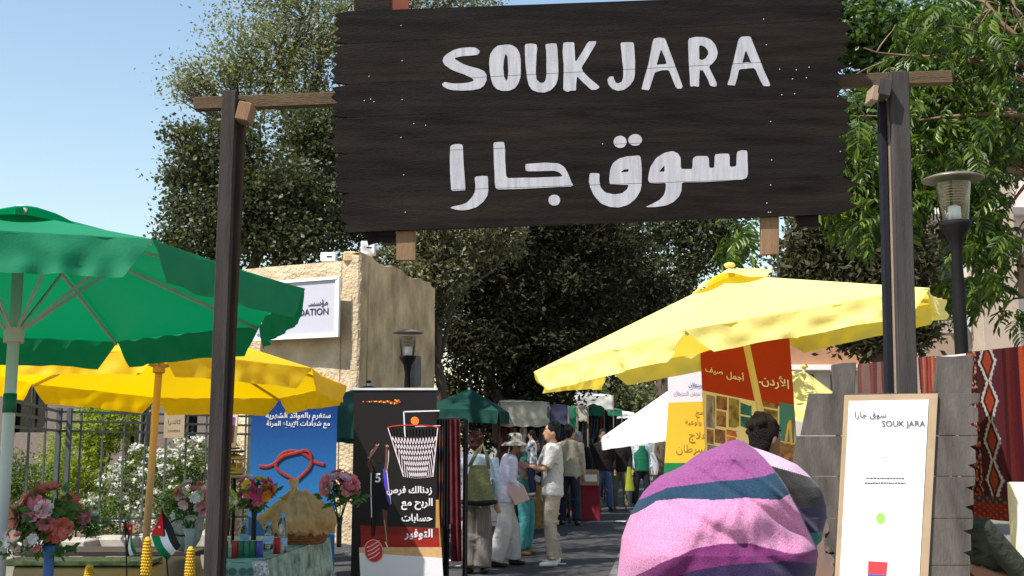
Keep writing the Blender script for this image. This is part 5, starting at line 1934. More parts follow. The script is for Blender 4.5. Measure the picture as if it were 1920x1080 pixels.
obj('body', MB().m(BRASS).lathe((lp.x, lp.y - .02, lp.z + .01), [(.001, 0), (.07, 0), (.075, .03), (.06, .04), (.06, .05)], 12).lathe((lp.x, lp.y - .02, lp.z + .01), [(.06, .11), (.08, .12), (.05, .15), (.001, .165)], 12), None, ln, True)
for a in range(6):
    x_, y_ = lp.x + .058 * math.cos(a * 1.047), lp.y - .02 + .058 * math.sin(a * 1.047)
    obj('bar', MB().m(BRASS).tube([(x_, y_, lp.z + .05), (x_, y_, lp.z + .125)], .006, 5), None, ln)
obj('jar', MB().m(mat('amber jar', (.45, .22, .03), .2, .3)).lathe((lp.x, lp.y - .02, lp.z + .02), [(.045, 0), (.048, .06), (.02, .08), (.001, .08)], 12), None, ln, True)
# framed purple picture on the fence
pf = W(432, 806, 12.4)
pic = thing('framed_picture', 'small purple picture in a white frame standing by the fence', 'picture', (pf.x, pf.y, .9))
obj('frame', MB().m(mat('white picture frame', (.68, .64, .6), .5)).box(pf, (.15, .03, .36), Matrix.Rotation(R(3), 3, 'Y')), None, pic, bevel=.004)
obj('print', MB().m(mat('purple print', (.18, .08, .30), .5, .4, 14)).box(pf + Vector((0, -.0165, 0)), (.095, .003, .28), Matrix.Rotation(R(3), 3, 'Y')), None, pic)
obj('easel', MB().m(mat('dark bench wood', (.04, .03, .03))).beam((pf.x - .02, pf.y + .02, 0), (pf.x - .02, pf.y + .02, pf.z - .15), .03, .03).box((pf.x, pf.y, pf.z - .20), (.2, .1, .02)), None, pic)
# corn cobs on sticks
CORN = mat('corn kernel', (.52, .31, .02), .5, .25, 40)
for k, (px, py0, py1, lab) in enumerate(((277, 1006, 1080, 'yellow corn cob standing between the two small flags'), (358, 1024, 1096, 'yellow corn cob standing close to the left gate post'), (168, 1058, 1110, 'yellow corn cob low in front of the blue vase'))):
    y_ = 6.0
    a, b = W(px, py0, y_), W(px, py1, y_)
    t = thing('corn_cob', lab, 'corn cob', (a.x, a.y, b.z), 'corn cobs on sticks')
    n_ = 13
    prof = [(.001, a.z - b.z)] + [(.027 * math.sin(math.pi * min(1, .12 + .6 * i / n_)) ** .5 * (1 - .25 * (1 - i / n_)), (a.z - b.z) * (1 - (i + .3) / n_)) for i in range(n_)] + [(.001, 0)]
    obj('cob', MB().m(CORN).lathe((a.x, a.y, b.z), prof, 14), None, t, True)
    kn = MB().m(CORN)
    for i in range(1, n_):
        for j in range(13):
            r_ = prof[i + 1][0] if i + 1 < len(prof) - 1 else .02
            aa = 2 * math.pi * (j + .5 * (i % 2)) / 13
            kn.ball((a.x + r_ * math.cos(aa), a.y + r_ * math.sin(aa), b.z + prof[i + 1][1]), .0058, 5, 4)
    ko = obj('kernels', kn, None, t, True)
    ko['kind'] = 'stuff'
    obj('stick', MB().m(TANP).tube([(a.x, a.y, b.z - .12), (a.x, a.y, b.z + .02)], .006, 6), None, t)
# two small national flags
FB, FW, FG, FR = mat('flag black', (.015, .015, .015), .7), mat('flag white', (.75, .75, .75), .7), mat('flag green', (.0, .20, .07), .7), mat('flag red', (.60, .02, .02), .7)


def flag(label, corners, y_, stick, widths=(1, 1, 1)):
    TL, TR, BR_, BL = [W(x, y, y_) for x, y in corners]
    t = thing('small_flag', label, 'flag', W(stick[1][0], stick[1][1], y_), 'small table flags')
    def pt(u, v):
        p = TL.lerp(TR, u).lerp(BL.lerp(BR_, u), v)
        return p + Vector((0, .03 * math.sin(u * 5 + v * 2), 0))
    for k, m_ in enumerate((FB, FW, FG)):
        obj('stripe', MB().m(m_).grid(lambda u, v, k=k: pt(u, (k + v) / 3), 12, 4), None, t, True)
    tr = MB().m(FR)
    tr.grid(lambda u, v: pt(.45 * u, .5 + (v - .5) * (1 - u)) + Vector((0, -.003, 0)), 8, 6)
    obj('triangle', tr, None, t, True)
    obj('star', MB().m(FW).poly([pt(.13, .5) + Vector((.008 * math.cos(a) * (1 if k % 2 else .5), -.006, .008 * math.sin(a) * (1 if k % 2 else .5))) for k, a in enumerate(np.linspace(0, 2 * math.pi, 14, endpoint=False))], (0, -.001, 0)), None, t)
    a, b = W(*stick[0], y_), W(*stick[1], y_)
    obj('stick', MB().m(IRON).tube([a, b], .004, 6), None, t)


flag('national flag with black, white and green bands spread beside the gate post', ((303, 958), (342, 1022), (312, 1052), (280, 1005)), 6.4, ((304, 952), (316, 1092)))
flag('drooping national flag seen edge on left of the middle corn cob', ((234, 984), (240, 1042), (256, 1040), (246, 984)), 6.5, ((235, 975), (238, 1092)))
# clear wrapped parcel with wreath
p = tp(345, 1032)
wp = thing('wrapped_parcel', 'clear film wrapped parcel left of the gate post', 'parcel', p)
obj('film', MB().m(mat('crinkled clear film', (.5, .5, .5), .12, .4, 20, .8, 40, spec=.8, trans=.3)).ball(p + Vector((0, 0, .16)), (.13, .08, .17), 20, 12), None, wp, True)
obj('ring', MB().m(mat('dark ring', (.03, .03, .03))).tube([p + Vector((.09 * math.cos(a), -.085, .17 + .06 * math.sin(a))) for a in np.linspace(0, 6.283, 20)], .006, 6, False), None, wp)

# ================================================================ STALLS DOWN THE LEFT OF THE STREET
DG = mat('dark green awning', (.008, .055, .042), .75, .15, 3, .3, 40, trans=.25)
CRM = mat('cream awning', (.42, .38, .29), .85, .1, 6, .6, 18, trans=.15)
NVY = mat('navy awning', (.04, .04, .08), .8, .15, 4, trans=.15)
GRN2 = mat('mid green awning', (.02, .16, .09), .75, .12, 4, trans=.2)
WHA = mat('white awning', (.74, .73, .70), .75, .04, 4, trans=.2)
POLE = mat('stall pole', (.10, .08, .06), .6, .2, 8)
STW = mat('stall timber', (.22, .13, .06), .8, .3, 6)
CL = [mat('goods %s' % n, c, .85, .4, 14) for n, c in (('maroon', (.10, .015, .02)), ('black', (.012, .012, .014)), ('blue', (.03, .05, .12)), ('ochre', (.24, .14, .05)), ('grey', (.12, .11, .11)), ('teal', (.03, .10, .09)), ('white', (.5, .48, .45)), ('brown', (.09, .05, .03)))]


def awning(label, x0, x1, ytop, ybot, y, depth, m_, peak=0.0, peak_u=.5, wr=.02, table=True, group='market stalls down the left side', seed=1, goods=True):
    a, b = W(x0, ytop, y), W(x1, ytop, y)
    zl = zof(ybot, y)
    t = thing('market_stall', label, 'market stall', ((a.x + b.x) / 2, y, 0), group)
    pk_ = W(x0 + (x1 - x0) * peak_u, ytop - peak, y + depth / 2)

    def roof(u, v):
        e0, e1 = Vector((a.x, y, a.z)), Vector((b.x, y, a.z))
        p = e0.lerp(e1, u) + Vector((0, depth * v, 0))
        k = max(0, 1 - max(abs(u - peak_u) / (.5 + abs(.5 - peak_u)), abs(v - .5) * 2))
        p.z += (pk_.z - a.z) * k ** .8 + .015 * noise3((u * 5, v * 5, seed))
        return p
    obj('roof_cloth', MB().m(m_).grid(roof, 18, 18), None, t, True)
    def side(u, v):
        L = [(a.x, y), (b.x, y), (b.x, y + depth), (a.x, y + depth), (a.x, y)]
        a_ = u * 4
        k = min(3, int(a_))
        f = a_ - k
        x_, y__ = L[k][0] + (L[k + 1][0] - L[k][0]) * f, L[k][1] + (L[k + 1][1] - L[k][1]) * f
        cx_, cy_ = (a.x + b.x) / 2, y + depth / 2
        o_ = Vector((x_ - cx_, y__ - cy_, 0)).normalized()
        r_ = noise3((x_ * 3, y__ * 3 + seed, v * 2)) * wr * 2 + noise3((x_ * 9, y__ * 9 + seed, v * 6)) * wr
        sc_ = .012 * math.sin(u * 90)
        return Vector((x_, y__, a.z - (a.z - zl) * v + sc_ * v)) + o_ * (.02 * v + r_)
    obj('valance', MB().m(m_).grid(side, 80, 8), None, t, True)
    for (x_, y__) in ((a.x, y), (b.x, y), (b.x, y + depth), (a.x, y + depth)):
        obj('pole', MB().m(POLE).tube([(x_, y__, 0), (x_, y__, a.z - .01)], .02, 8), None, t, True)
    if table:
        w_ = b.x - a.x
        obj('table_top', MB().m(STW).box(((a.x + b.x) / 2, y + depth * .5, .76), (w_ * .95, depth * .7, .04)), None, t)
        obj('table_cloth', MB().m(CL[seed % 8]).grid(lambda u, v: Vector((a.x + w_ * (.03 + .94 * u), y + depth * .15 - .01 + .02 * math.sin(u * 30), .79 - .7 * v)), 40, 4), None, t, True)
        obj('back_cloth', MB().m(CL[1]).grid(lambda u, v: Vector((a.x + w_ * u, y + depth * .97 + .02 * math.sin(u * 25), a.z - .1 - (a.z - .3) * v)), 30, 4), None, t, True)
    return t, a, b, zl


gd = []
ps = parasol('dark green stall parasol with a peaked top right of the black banner', (W(878, 770, 18.2).x, 18.2, 2.0), .03, .0, .62, .86, .36, 4, DG, ALU, drop=.2, pole_r=.018, vent=0, seed=21, inset=.02, group='market stalls down the left side', strut_drop=.25)
ps = parasol('dark green stall parasol between the blue and black banners', (W(690, 770, 15.5).x, 15.5, 1.95), .0, .05, .3, 1.0, .35, 4, DG, ALU, drop=.42, pole_r=.018, vent=0, seed=22, inset=.02, group='market stalls down the left side', strut_drop=.25)
specs = [('cream box-shaped canopy over the hat and bag stall', 936, 1028, 754, 800, 18.5, 1.5, CRM, 4, .3, .035, 3),
         ('navy awning next to the cream canopy', 1028, 1066, 760, 796, 21, 1.3, NVY, 2, .5, .02, 0),
         ('narrow green awning between navy and cream cloths', 1060, 1082, 764, 802, 23, 1.2, GRN2, 2, .5, .02, 5),
         ('short cream awning beyond the navy one', 1078, 1102, 762, 790, 25, 1.4, CRM, 3, .5, .02, 7),
         ('green peaked awning midway down the street', 1102, 1132, 764, 780, 28, 2.0, GRN2, 8, .5, .02, 2),
         ('white sloping roof cloth over a far stall', 1050, 1150, 742, 768, 34, 3.0, WHA, 10, .3, .02, 4),
         ('far green awning at the end of the stall row', 1128, 1166, 768, 780, 38, 2.0, GRN2, 4, .5, .02, 1),
         ('far white awning next to the end of the row', 1150, 1190, 774, 784, 44, 2.0, WHA, 4, .5, .02, 6)]
for k, s_ in enumerate(specs):
    t, a, b, zl = awning(s_[0], s_[1], s_[2], s_[3], s_[4], s_[5], s_[6], s_[7], s_[8], s_[9], s_[10], True, seed=s_[11])
    gd.append((a, b, zl, s_[5], s_[6]))
# goods hung in and laid on the stalls
for k, (a, b, zl, y_, dp) in enumerate(gd[:6]):
    for j in range(5):
        u = (j + .5) / 5
        x_ = a.x + (b.x - a.x) * u
        h_ = rnd.uniform(.35, .6)
        ci = (j * 3 + k) % 8
        nm_ = ['maroon', 'black', 'blue', 'ochre', 'grey', 'teal', 'white', 'brown'][ci]
        o = solo('hanging_garment', MB().m(CL[ci]).grid(lambda uu, v: Vector((x_ + (uu - .5) * (.11 + .08 * v), y_ + dp * .3 + .03 * math.sin(uu * 9 + v * 2), zl - .02 - h_ * v)), 10, 6), None,
                 '%s garment hung under the %s' % (nm_, s_[0] if False else specs[k][0].split(' over')[0].split(' next')[0].split(' between')[0].split(' beyond')[0].split(' midway')[0]), 'garment', 'garments hung in the stalls', True)
        bx = solo('goods_box', MB().box((x_, y_ + dp * .3, .78 + .06), (.16, .16, .12)), CL[(ci + 3) % 8],
                  '%s box of goods laid on the table below the %s' % (['maroon', 'black', 'blue', 'ochre', 'grey', 'teal', 'white', 'brown'][(ci + 3) % 8], specs[k][0].split(' over')[0].split(' next')[0].split(' between')[0].split(' beyond')[0].split(' midway')[0]), 'box', 'goods laid out on the stalls', bevel=.01)
# clothes rack with dark red textiles right of the black banner
rk = thing('clothes_rack', 'dark rack of hanging textiles right of the basketball banner', 'clothes rack', W(842, 817, 11.8) * 1)
rk.location.z = 0
yk = 11.8
z_ = zof(786, yk)
xa, xb = W(822, 800, yk).x, W(862, 800, yk).x
obj('bar', MB().m(IRON).tube([(xa - .05, yk, z_), (xb + .05, yk, z_)], .014, 8), None, rk)
obj('bar', MB().m(IRON).tube([(xa - .05, yk + .6, z_), (xb + .05, yk + .6, z_)], .014, 8), None, rk)
for x_ in (xa - .05, xb + .05):
    for yy in (yk, yk + .6):
        obj('upright', MB().m(IRON).tube([(x_, yy, 0), (x_, yy, z_)], .014, 8), None, rk)
for k, (u0, u1, h_, ci, lab) in enumerate(((.0, .28, 1.55, 4, 'striped brown and blue textile on the dark rack'), (.25, .55, 1.6, 1, 'black textile hanging in the middle of the rack'), (.5, 1.02, 1.45, 0, 'dark maroon textile hanging at the right of the rack'))):
    m_ = CL[ci] if k else attr_mat('woven wool', .9, .6, 160, .25)
    mb = MB().m(m_).grid(lambda u, v: Vector((xa + (xb - xa) * (u0 + (u1 - u0) * u) + .03 * v * (k == 2), yk - .02 - .015 * k + .02 * math.sin(u * 14 + k), z_ - h_ * v)), 16, 30)
    me = mb.mesh('hanging_textile', True)
    if k == 0:
        set_dye(me, lambda co: [(.02, .03, .06), (.14, .05, .02), (.05, .07, .08), (.10, .03, .02), (.015, .012, .012)][int(co.z * 14) % 5])
    tag(obj('hanging_textile', me), lab, 'textile', 'textiles on the rack')
for k, px in enumerate((826, 838)):
    p = GP(px + 4, 1062)
    t = solo('leaning_board', MB().m(mat('amber board', (.42, .22, .06), .7)).poly([(p.x - .07, 11.5, .02), (p.x + .09, 11.5, .02), (p.x + .03, 11.62, .95), (p.x - .01, 11.62, .95)], (0, .02, 0)), None,
             ['narrow amber board leaning at the foot of the rack', 'second amber board leaning behind the first'][k], 'board', bevel=.003)
# cartons and baskets on the ground
for k, (px0, px1, py0, py1, y_, m_, lab) in enumerate(((1079, 1124, 882, 911, 21.5, mat('brown carton', (.30, .19, .10), .85), 'brown cardboard carton with a white paper standing on the red cloth'),
                                                     (1074, 1126, 911, 938, 21.6, mat('red stall cloth', (.22, .02, .03), .85, .2), 'low red cloth covered counter under the carton'),)):
    a, b = W(px0, py0, y_), W(px1, py1, y_)
    t = thing('carton' if k == 0 else 'cloth_counter', lab, 'box' if k == 0 else 'counter', ((a.x + b.x) / 2, y_, b.z if k == 0 else 0))
    zb_ = b.z if k == 0 else 0
    obj('body', MB().m(m_).box(((a.x + b.x) / 2, y_ + .3, (a.z + zb_) / 2), (b.x - a.x, .5, a.z - zb_)), None, t, bevel=.01)
    if k == 0:
        obj('paper', MB().m(mat('white paper', (.7, .64, .55))).box((b.x - .16, y_ + .045, (a.z + b.z) / 2), (.24, .004, .13)), None, t)
bs = thing('goods_basket', 'low olive basket of folded goods on the street beside the red counter', 'basket', GP(1105, 963))
p = GP(1105, 960)
obj('bowl', MB().m(mat('olive basket', (.10, .085, .03), .8, .3, 30, .6, 60)).lathe(p, [(.001, .01), (.24, .01), (.30, .22), (.29, .23), (.25, .08)], 20), None, bs, True)
for k in range(6):
    obj('folded_cloth', MB().m(CL[(k * 3) % 8]).ball(p + Vector((rnd.uniform(-.15, .15), rnd.uniform(-.15, .15), .22)), (.12, .10, .05), 10, 6), None, bs, True)
# sunlit pieces of paper on the street
for k, (px, py) in enumerate(((1163, 978), (1045, 1058), (868, 1062), (846, 1052))):
    p = GP(px, py)
    solo('paper_scrap', MB().poly([p + Vector((-.10, -.05, .006)), p + Vector((.09, -.07, .006)), p + Vector((.12, .06, .006)), p + Vector((-.07, .07, .006))], (0, 0, .003)), mat('pale scrap', (.6, .58, .52), .8),
         ['pale paper scrap lying by the gutter', 'pale paper scrap near the white shoes', 'pale paper scrap at the striped skirt', 'pale paper scrap beside the rack'][k], 'paper scrap', 'paper scraps on the street')

# ================================================================ PEOPLE
SK = mat('tan skin', (.42, .23, .14), .55, .08, 6, .1, 80)
SKD = mat('brown skin', (.24, .12, .07), .5, .08, 6, .1, 80)
SKL = mat('light skin', (.55, .34, .24), .5, .07, 6, .1, 80)
HB = mat('black hair', (.008, .007, .007), .6, .4, 50, .8, 90, stretch=(1, 1, .3), spec=.2)
HA = mat('auburn hair', (.05, .013, .008), .6, .5, 50, .9, 90, stretch=(1, 1, .3))
HG = mat('grey hair', (.22, .21, .21), .5, .3, 40, .8, 90)
EYEW, EYED, LIP = mat('eye white', (.6, .58, .55), .3), mat('dark eye', (.02, .012, .01), .2), mat('lip', (.30, .09, .07), .5)


def V3(x, y, z):
    return Vector((x, y, z))


def person(label, px, feet_py, H, face, skin=SK, hair=HB, hstyle='short', top=None, bottom=None, shoes=None, pose=None, sleeves='long', bkind='trousers', group='people in the market street',
           vox=.014, build=1.0, legspread=.1, ypos=None, head_yaw=0.0, lean=0.0, topz=None, name='person', step=0.0, flare=1.0):
    """face: degrees the figure is turned; 0 looks at the camera, 90 looks to the picture's right."""
    p0 = GP(px, feet_py) if ypos is None else Vector((W(px, 817, ypos).x, ypos, 0))
    rz = R(face)
    t = thing(name, label, 'person', (p0.x, p0.y, 0), group, rz)
    k = H / 1.72
    pose = pose or {}
    up = lambda z, y=0.0: V3(0, y - lean * max(0, z - .95), z)

    def sh(z):       # forward shift by the lean
        return -lean * max(0, z - .95)
    shw = .175 * build
    Sx = {s: V3(s * shw, sh(1.42), 1.42) for s in (-1, 1)}
    El = {s: pose.get(('el', s), V3(s * (shw + .05), sh(1.15) + .03, 1.13)) for s in (-1, 1)}
    Wr = {s: pose.get(('wr', s), V3(s * (shw + .045), sh(.9) - .05, .87)) for s in (-1, 1)}
    Hp = {s: V3(s * .085, 0, .90) for s in (-1, 1)}
    Kn = {s: V3(s * (.09 + legspread * .3), -.03 - s * step * .5, .49) for s in (-1, 1)}
    An = {s: V3(s * (.08 + legspread * .6), .02 - s * step, .085) for s in (-1, 1)}
    hc = V3(0, sh(1.6) - .015 - lean * .1, 1.605)
    Rh = Matrix.Rotation(R(head_yaw), 3, 'Z')
    b = MB()
    tr = [(V3(0, 0, .86), (.155 * build, .11)), (V3(0, 0, .95), (.16 * build, .115)), (V3(0, sh(1.08), 1.08), (.135 * build, .10)), (V3(0, sh(1.22), 1.22), (.15 * build, .11)),
          (V3(0, sh(1.34), 1.34), (.165 * build, .105)), (V3(0, sh(1.42), 1.42), (.15 * build, .085)), (V3(0, sh(1.47), 1.465), (.07, .06))]
    b.tube([q[0] for q in tr], 1, 16, True, [q[1] for q in tr], up=(0, 1, 0))
    b.tube([V3(0, sh(1.42), 1.42), hc + V3(0, .01, -.07)], [.055, .052], 12)
    b.ball(hc, (.074, .092, .118), 18, 14, Rh)
    b.ball(hc + Rh @ V3(0, -.045, -.06), (.052, .052, .055), 14, 10, Rh)
    b.tube([hc + Rh @ V3(0, -.083, .018), hc + Rh @ V3(0, -.108, -.022), hc + Rh @ V3(0, -.088, -.034)], [.010, .015, .012], 8)
    for s in (-1, 1):
        b.ball(hc + Rh @ V3(s * .076, .01, -.012), (.012, .022, .032), 8, 6, Rh)
    for s in (-1, 1):
        b.tube([Sx[s], Sx[s].lerp(El[s], .5), El[s], El[s].lerp(Wr[s], .4), Wr[s]], [.052, .044, .036, .038, .025], 10)
        d = (Wr[s] - El[s]).normalized()
        side = d.cross(V3(0, 1, 0))
        side = side.normalized() if side.length > .1 else V3(1, 0, 0)
        palm = Wr[s] + d * .045
        b.tube([Wr[s], palm, Wr[s] + d * .085], 1, 8, True, [(.026, .018), (.038, .017), (.036, .014)], up=(0, 1, 0))
        for f_ in range(4):
            o_ = side * (.028 - .019 * f_)
            L = [.062, .074, .07, .056][f_]
            f0 = Wr[s] + d * .08 + o_
            f1 = f0 + d * L * .5 + V3(0, -.006, 0)
            f2 = f1 + d * L * .42 + V3(0, -.02, 0)
            b.tube([f0, f1, f2], [.0095, .009, .0075], 6)
        th = Wr[s] + d * .03 + side * .03
        b.tube([th, th + d * .03 + side * .022, th + d * .06 + side * .026 + V3(0, -.012, 0)], [.012, .011, .009], 6)
        b.tube([Hp[s], Hp[s].lerp(Kn[s], .5), Kn[s], Kn[s].lerp(An[s], .35), An[s]], [.088, .075, .056, .058, .038], 12)
        b.tube([An[s] + V3(0, .04, -.045), An[s] + V3(0, -.06, -.05), An[s] + V3(0, -.15, -.062)], 1, 10, True, [(.034, .035), (.04, .03), (.03, .02)])
    M = Matrix.Scale(k, 4)

    def fin(nm, mb, m_, sm=2, v=None):
        me = remesh(mb, v or vox / k, sm, m_)
        me.transform(M)
        return obj(nm, me, None, t, True, world=False)
    fin('body', b, skin)
    # face
    for s in (-1, 1):
        e = hc + Rh @ V3(s * .029, -.083, .018)
        mb = MB().m(EYEW).ball(e, (.013, .008, .007), 8, 6, Rh).m(EYED).ball(e + Rh @ V3(0, -.006, 0), (.006, .004, .006), 8, 6)
        me = mb.mesh('eye', True)
        me.transform(M)
        obj('eye', me, None, t, world=False)
        mb = MB().m(hair).tube([hc + Rh @ V3(s * .012, -.094, .040), hc + Rh @ V3(s * .03, -.090, .046), hc + Rh @ V3(s * .048, -.074, .040)], [.004, .005, .003], 6)
        me = mb.mesh('eyebrow', True)
        me.transform(M)
        obj('eyebrow', me, None, t, world=False)
    me = MB().m(LIP).ball(hc + Rh @ V3(0, -.094, -.058), (.024, .008, .008), 10, 6, Rh).mesh('mouth', True)
    me.transform(M)
    obj('mouth', me, None, t, world=False)
    # hair
    hm = MB()
    if hstyle != 'bald':
        hm.ball(hc + Rh @ V3(0, .018, .028), (.084, .092, .108), 16, 12, Rh)
        hm.ball(hc + Rh @ V3(0, .048, -.028), (.070, .055, .075), 14, 10, Rh)
        for q in range(34):
            a_, e_ = rnd.uniform(0, 6.283), rnd.uniform(.05, 1.35)
            r_ = V3(math.cos(a_) * math.cos(e_) * .078, .028 + math.sin(a_) * math.cos(e_) * .088, .03 + math.sin(e_) * .104)
            if r_.y < -.04 and r_.z < .07:
                continue
            hm.ball(hc + Rh @ r_, rnd.uniform(.014, .026) * (1.3 if hstyle == 'curly' else 1), 8, 6)
        if hstyle in ('long', 'curly', 'bob'):
            zl = {'long': -.24, 'curly': -.07, 'bob': -.10}[hstyle]
            hm.tube([hc + Rh @ V3(0, .045, .05), hc + Rh @ V3(0, .06, -.05), hc + Rh @ V3(0, .065, zl)], 1, 14, True, [(.08, .06), (.088, .06), (.065, .035)], up=(0, 1, 0))
    if hstyle != 'bald':
        fin('hair', hm, hair, 1, .008 if vox < .02 else .012)
    # clothes
    if top:
        c_ = MB()
        tz = topz if topz else .84
        tr2 = [(V3(0, 0, tz), (.19 * build, .14)), (V3(0, sh(1.0), 1.0), (.178 * build, .132)), (V3(0, sh(1.1), 1.1), (.158 * build, .122)), (V3(0, sh(1.22), 1.22), (.168 * build, .128)),
               (V3(0, sh(1.34), 1.34), (.182 * build, .122)), (V3(0, sh(1.42), 1.43), (.165 * build, .10)), (V3(0, sh(1.47), 1.475), (.078, .07))]
        c_.tube([q[0] for q in tr2], 1, 18, True, [q[1] for q in tr2], up=(0, 1, 0))
        for s in (-1, 1):
            if sleeves == 'long':
                L = [Sx[s], Sx[s].lerp(El[s], .5), El[s], El[s].lerp(Wr[s], .5), El[s].lerp(Wr[s], .96)]
                rr = [.072, .064, .056, .052, .042]
            else:
                L = [Sx[s], Sx[s].lerp(El[s], .5), Sx[s].lerp(El[s], .88)]
                rr = [.074, .070, .068]
            c_.tube(L, rr, 12)
            for q in range(4):      # creases at elbow and waist
                c_.ball(El[s] + V3(rnd.uniform(-.03, .03), rnd.uniform(-.03, .03), rnd.uniform(-.02, .12)) if sleeves == 'long' else Sx[s] + V3(0, 0, -.06 * q), (.052, .052, .016), 8, 6, Matrix.Rotation(rnd.uniform(-.6, .6), 3, 'X'))
        for q in range(12):
            z_ = rnd.uniform(tz + .03, 1.3)
            a_ = rnd.uniform(0, 6.283)
            c_.tube([V3(math.cos(a_) * .13 * build, sh(z_) + math.sin(a_) * .10, z_), V3(math.cos(a_ + .5) * .155 * build, sh(z_) + math.sin(a_ + .5) * .12, z_ - .08), V3(math.cos(a_ + .8) * .165 * build, sh(z_) + math.sin(a_ + .8) * .125, z_ - .16)], [.012, .02, .010], 6)
        fin('shirt', c_, top)
    if bottom:
        c_ = MB()
        c_.tube([V3(0, 0, .99), V3(0, 0, .92), V3(0, 0, .82)], 1, 16, True, [(.155 * build, .118), (.178 * build, .135), (.168 * build, .13)], up=(0, 1, 0))
        if bkind == 'skirt':
            c_.tube([V3(0, 0, .9), V3(0, 0, .5), V3(0, 0, .14)], 1, 18, True, [(.178, .14), (.2, .17), (.225, .19)], up=(0, 1, 0))
            for q in range(16):
                a_ = q * 6.283 / 16
                c_.tube([V3(math.cos(a_) * .165, math.sin(a_) * .13, .85), V3(math.cos(a_) * .195, math.sin(a_) * .17, .5), V3(math.cos(a_) * .222, math.sin(a_) * .188, .13)], [.006, .018, .026], 6)
        else:
            for s in (-1, 1):
                c_.tube([Hp[s] + V3(0, 0, .02), Hp[s].lerp(Kn[s], .5), Kn[s], Kn[s].lerp(An[s], .5), An[s] + V3(0, .01, .0)], [.10, .092, .078 * flare, .078 * flare, .078 * flare], 14)
                for q in range(5):
                    z_ = rnd.uniform(.12, .75)
                    cpt = Hp[s].lerp(An[s], (.9 - z_) / .82)
                    c_.ball(cpt, (.088 * (flare if z_ < .5 else 1), .088, .018), 10, 6, Matrix.Rotation(rnd.uniform(-.5, .5), 3, 'X') @ Matrix.Rotation(rnd.uniform(-.4, .4), 3, 'Y'))
        fin('skirt' if bkind == 'skirt' else 'trousers', c_, bottom)
    if shoes:
        for s in (-1, 1):
            c_ = MB()
            c_.tube([An[s] + V3(0, .06, -.045), An[s] + V3(0, 0, -.035), An[s] + V3(0, -.08, -.05), An[s] + V3(0, -.165, -.06)], 1, 12, True, [(.034, .036), (.042, .048), (.046, .034), (.032, .022)])
            fin('shoe', c_, shoes, 1)
    return t, k, rz, hc * k, p0


def to_world(t, v):
    return Matrix.LocRotScale(t.location, t.rotation_euler, None) @ Vector(v)


def cloth_mat(n, c, **kw):
    return mat(n, c, kw.pop('rough', .85), kw.pop('var', .12), kw.pop('scale', 6), kw.pop('bump', .9), kw.pop('bscale', 22), **kw)


JEAN = cloth_mat('dark jeans', (.02, .028, .05))
WHSH = mat('white shoe', (.72, .7, .66), .5)
BKSH = mat('black shoe', (.015, .013, .012), .4)
# woman with auburn hair, seen from behind
STRP = cloth_mat('grey striped linen', (.23, .20, .18), stretch=(30, 30, .3), var=.35, scale=3)
pw, k, *_ = person('auburn haired woman in a pale blue blouse seen from behind', 893, 1076, 1.62, 165, SKL, HA, 'curly',
                   cloth_mat('pale blue blouse', (.42, .50, .56), var=.15), STRP, BKSH, {('el', 1): V3(.22, .03, 1.14), ('wr', 1): V3(.23, -.10, .93)}, bkind='trousers', build=1.22, flare=1.35, legspread=.02, vox=.013)
bag = thing('shoulder_bag', 'sage green shoulder bag on the back of the woman in the pale blue blouse', 'bag', pw.location + Vector((-.02, -.20, .85)))
bc = pw.location + Vector((.03, -.23, 1.02))
SAGE = cloth_mat('sage canvas', (.15, .15, .07))
def bagf(u, v):
    a = u * 2 * math.pi
    w_ = .10 + .09 * v
    return bc + Vector((math.cos(a) * w_, math.sin(a) * (.05 + .02 * v) + .01 * noise3((u * 6, v * 4, 1)), .24 - .42 * v))
me = MB().m(SAGE).grid(bagf, 28, 12, True)
obj('bag_body', me, None, bag, True)
obj('bag_base', MB().m(mat('black leather', (.01, .01, .01), .4)).ball(bc + Vector((0, 0, -.18)), (.23, .075, .05), 20, 8), None, bag, True)
obj('strap', MB().m(SAGE).tube([bc + Vector((-.11, .0, .22)), bc + Vector((-.02, .02, .40)), bc + Vector((.04, .12, .47)), bc + Vector((.09, .07, .36)), bc + Vector((.12, .02, .2))], 1, 8, True, [(.022, .006)] * 5), None, bag, True)

# woman in floral hat
WT = cloth_mat('white linen trousers', (.50, .47, .45), var=.08)
ph_, k, *_ = person('woman in floral sun hat, lilac white shirt and white trousers', 948, 1062, 1.60, 100, SKD, HB, 'bob', cloth_mat('lilac white shirt', (.58, .53, .62), var=.06), WT, BKSH,
                {('el', 1): V3(.12, -.28, 1.20), ('wr', 1): V3(.05, -.50, 1.12), ('el', -1): V3(-.2, -.05, 1.13), ('wr', -1): V3(-.19, -.22, .98)}, build=1.08, flare=1.5, legspread=.05, step=.14, lean=.12, vox=.013)
hatm = mat('printed floral cotton', (.03, .02, .02), .8, .9, 16, col2=(.42, .36, .28), detail=2)
hat = thing('sun_hat', 'black and cream floral sun hat on the reaching woman', 'hat', to_world(ph_, (0, -.09, 1.57)))
h0 = to_world(ph_, (0, -.115, 1.535))
obj('brim', MB().m(hatm).lathe(h0, [(.095, .0), (.15, -.03), (.175, -.055), (.172, -.060), (.09, -.008)], 24), None, hat, True)
obj('crown', MB().m(hatm).lathe(h0, [(.098, -.01), (.096, .05), (.085, .085), (.05, .10), (.001, .103)], 20), None, hat, True)
pb = thing('shoulder_bag', 'pale pink flat bag hanging behind the woman in the floral hat', 'bag', to_world(ph_, (-.1, -.1, .8)))
PKB = mat('pale pink leather', (.55, .36, .30), .5, .08)
a_ = to_world(ph_, (0, 0, .92)) + Vector((.10, -.20, 0))
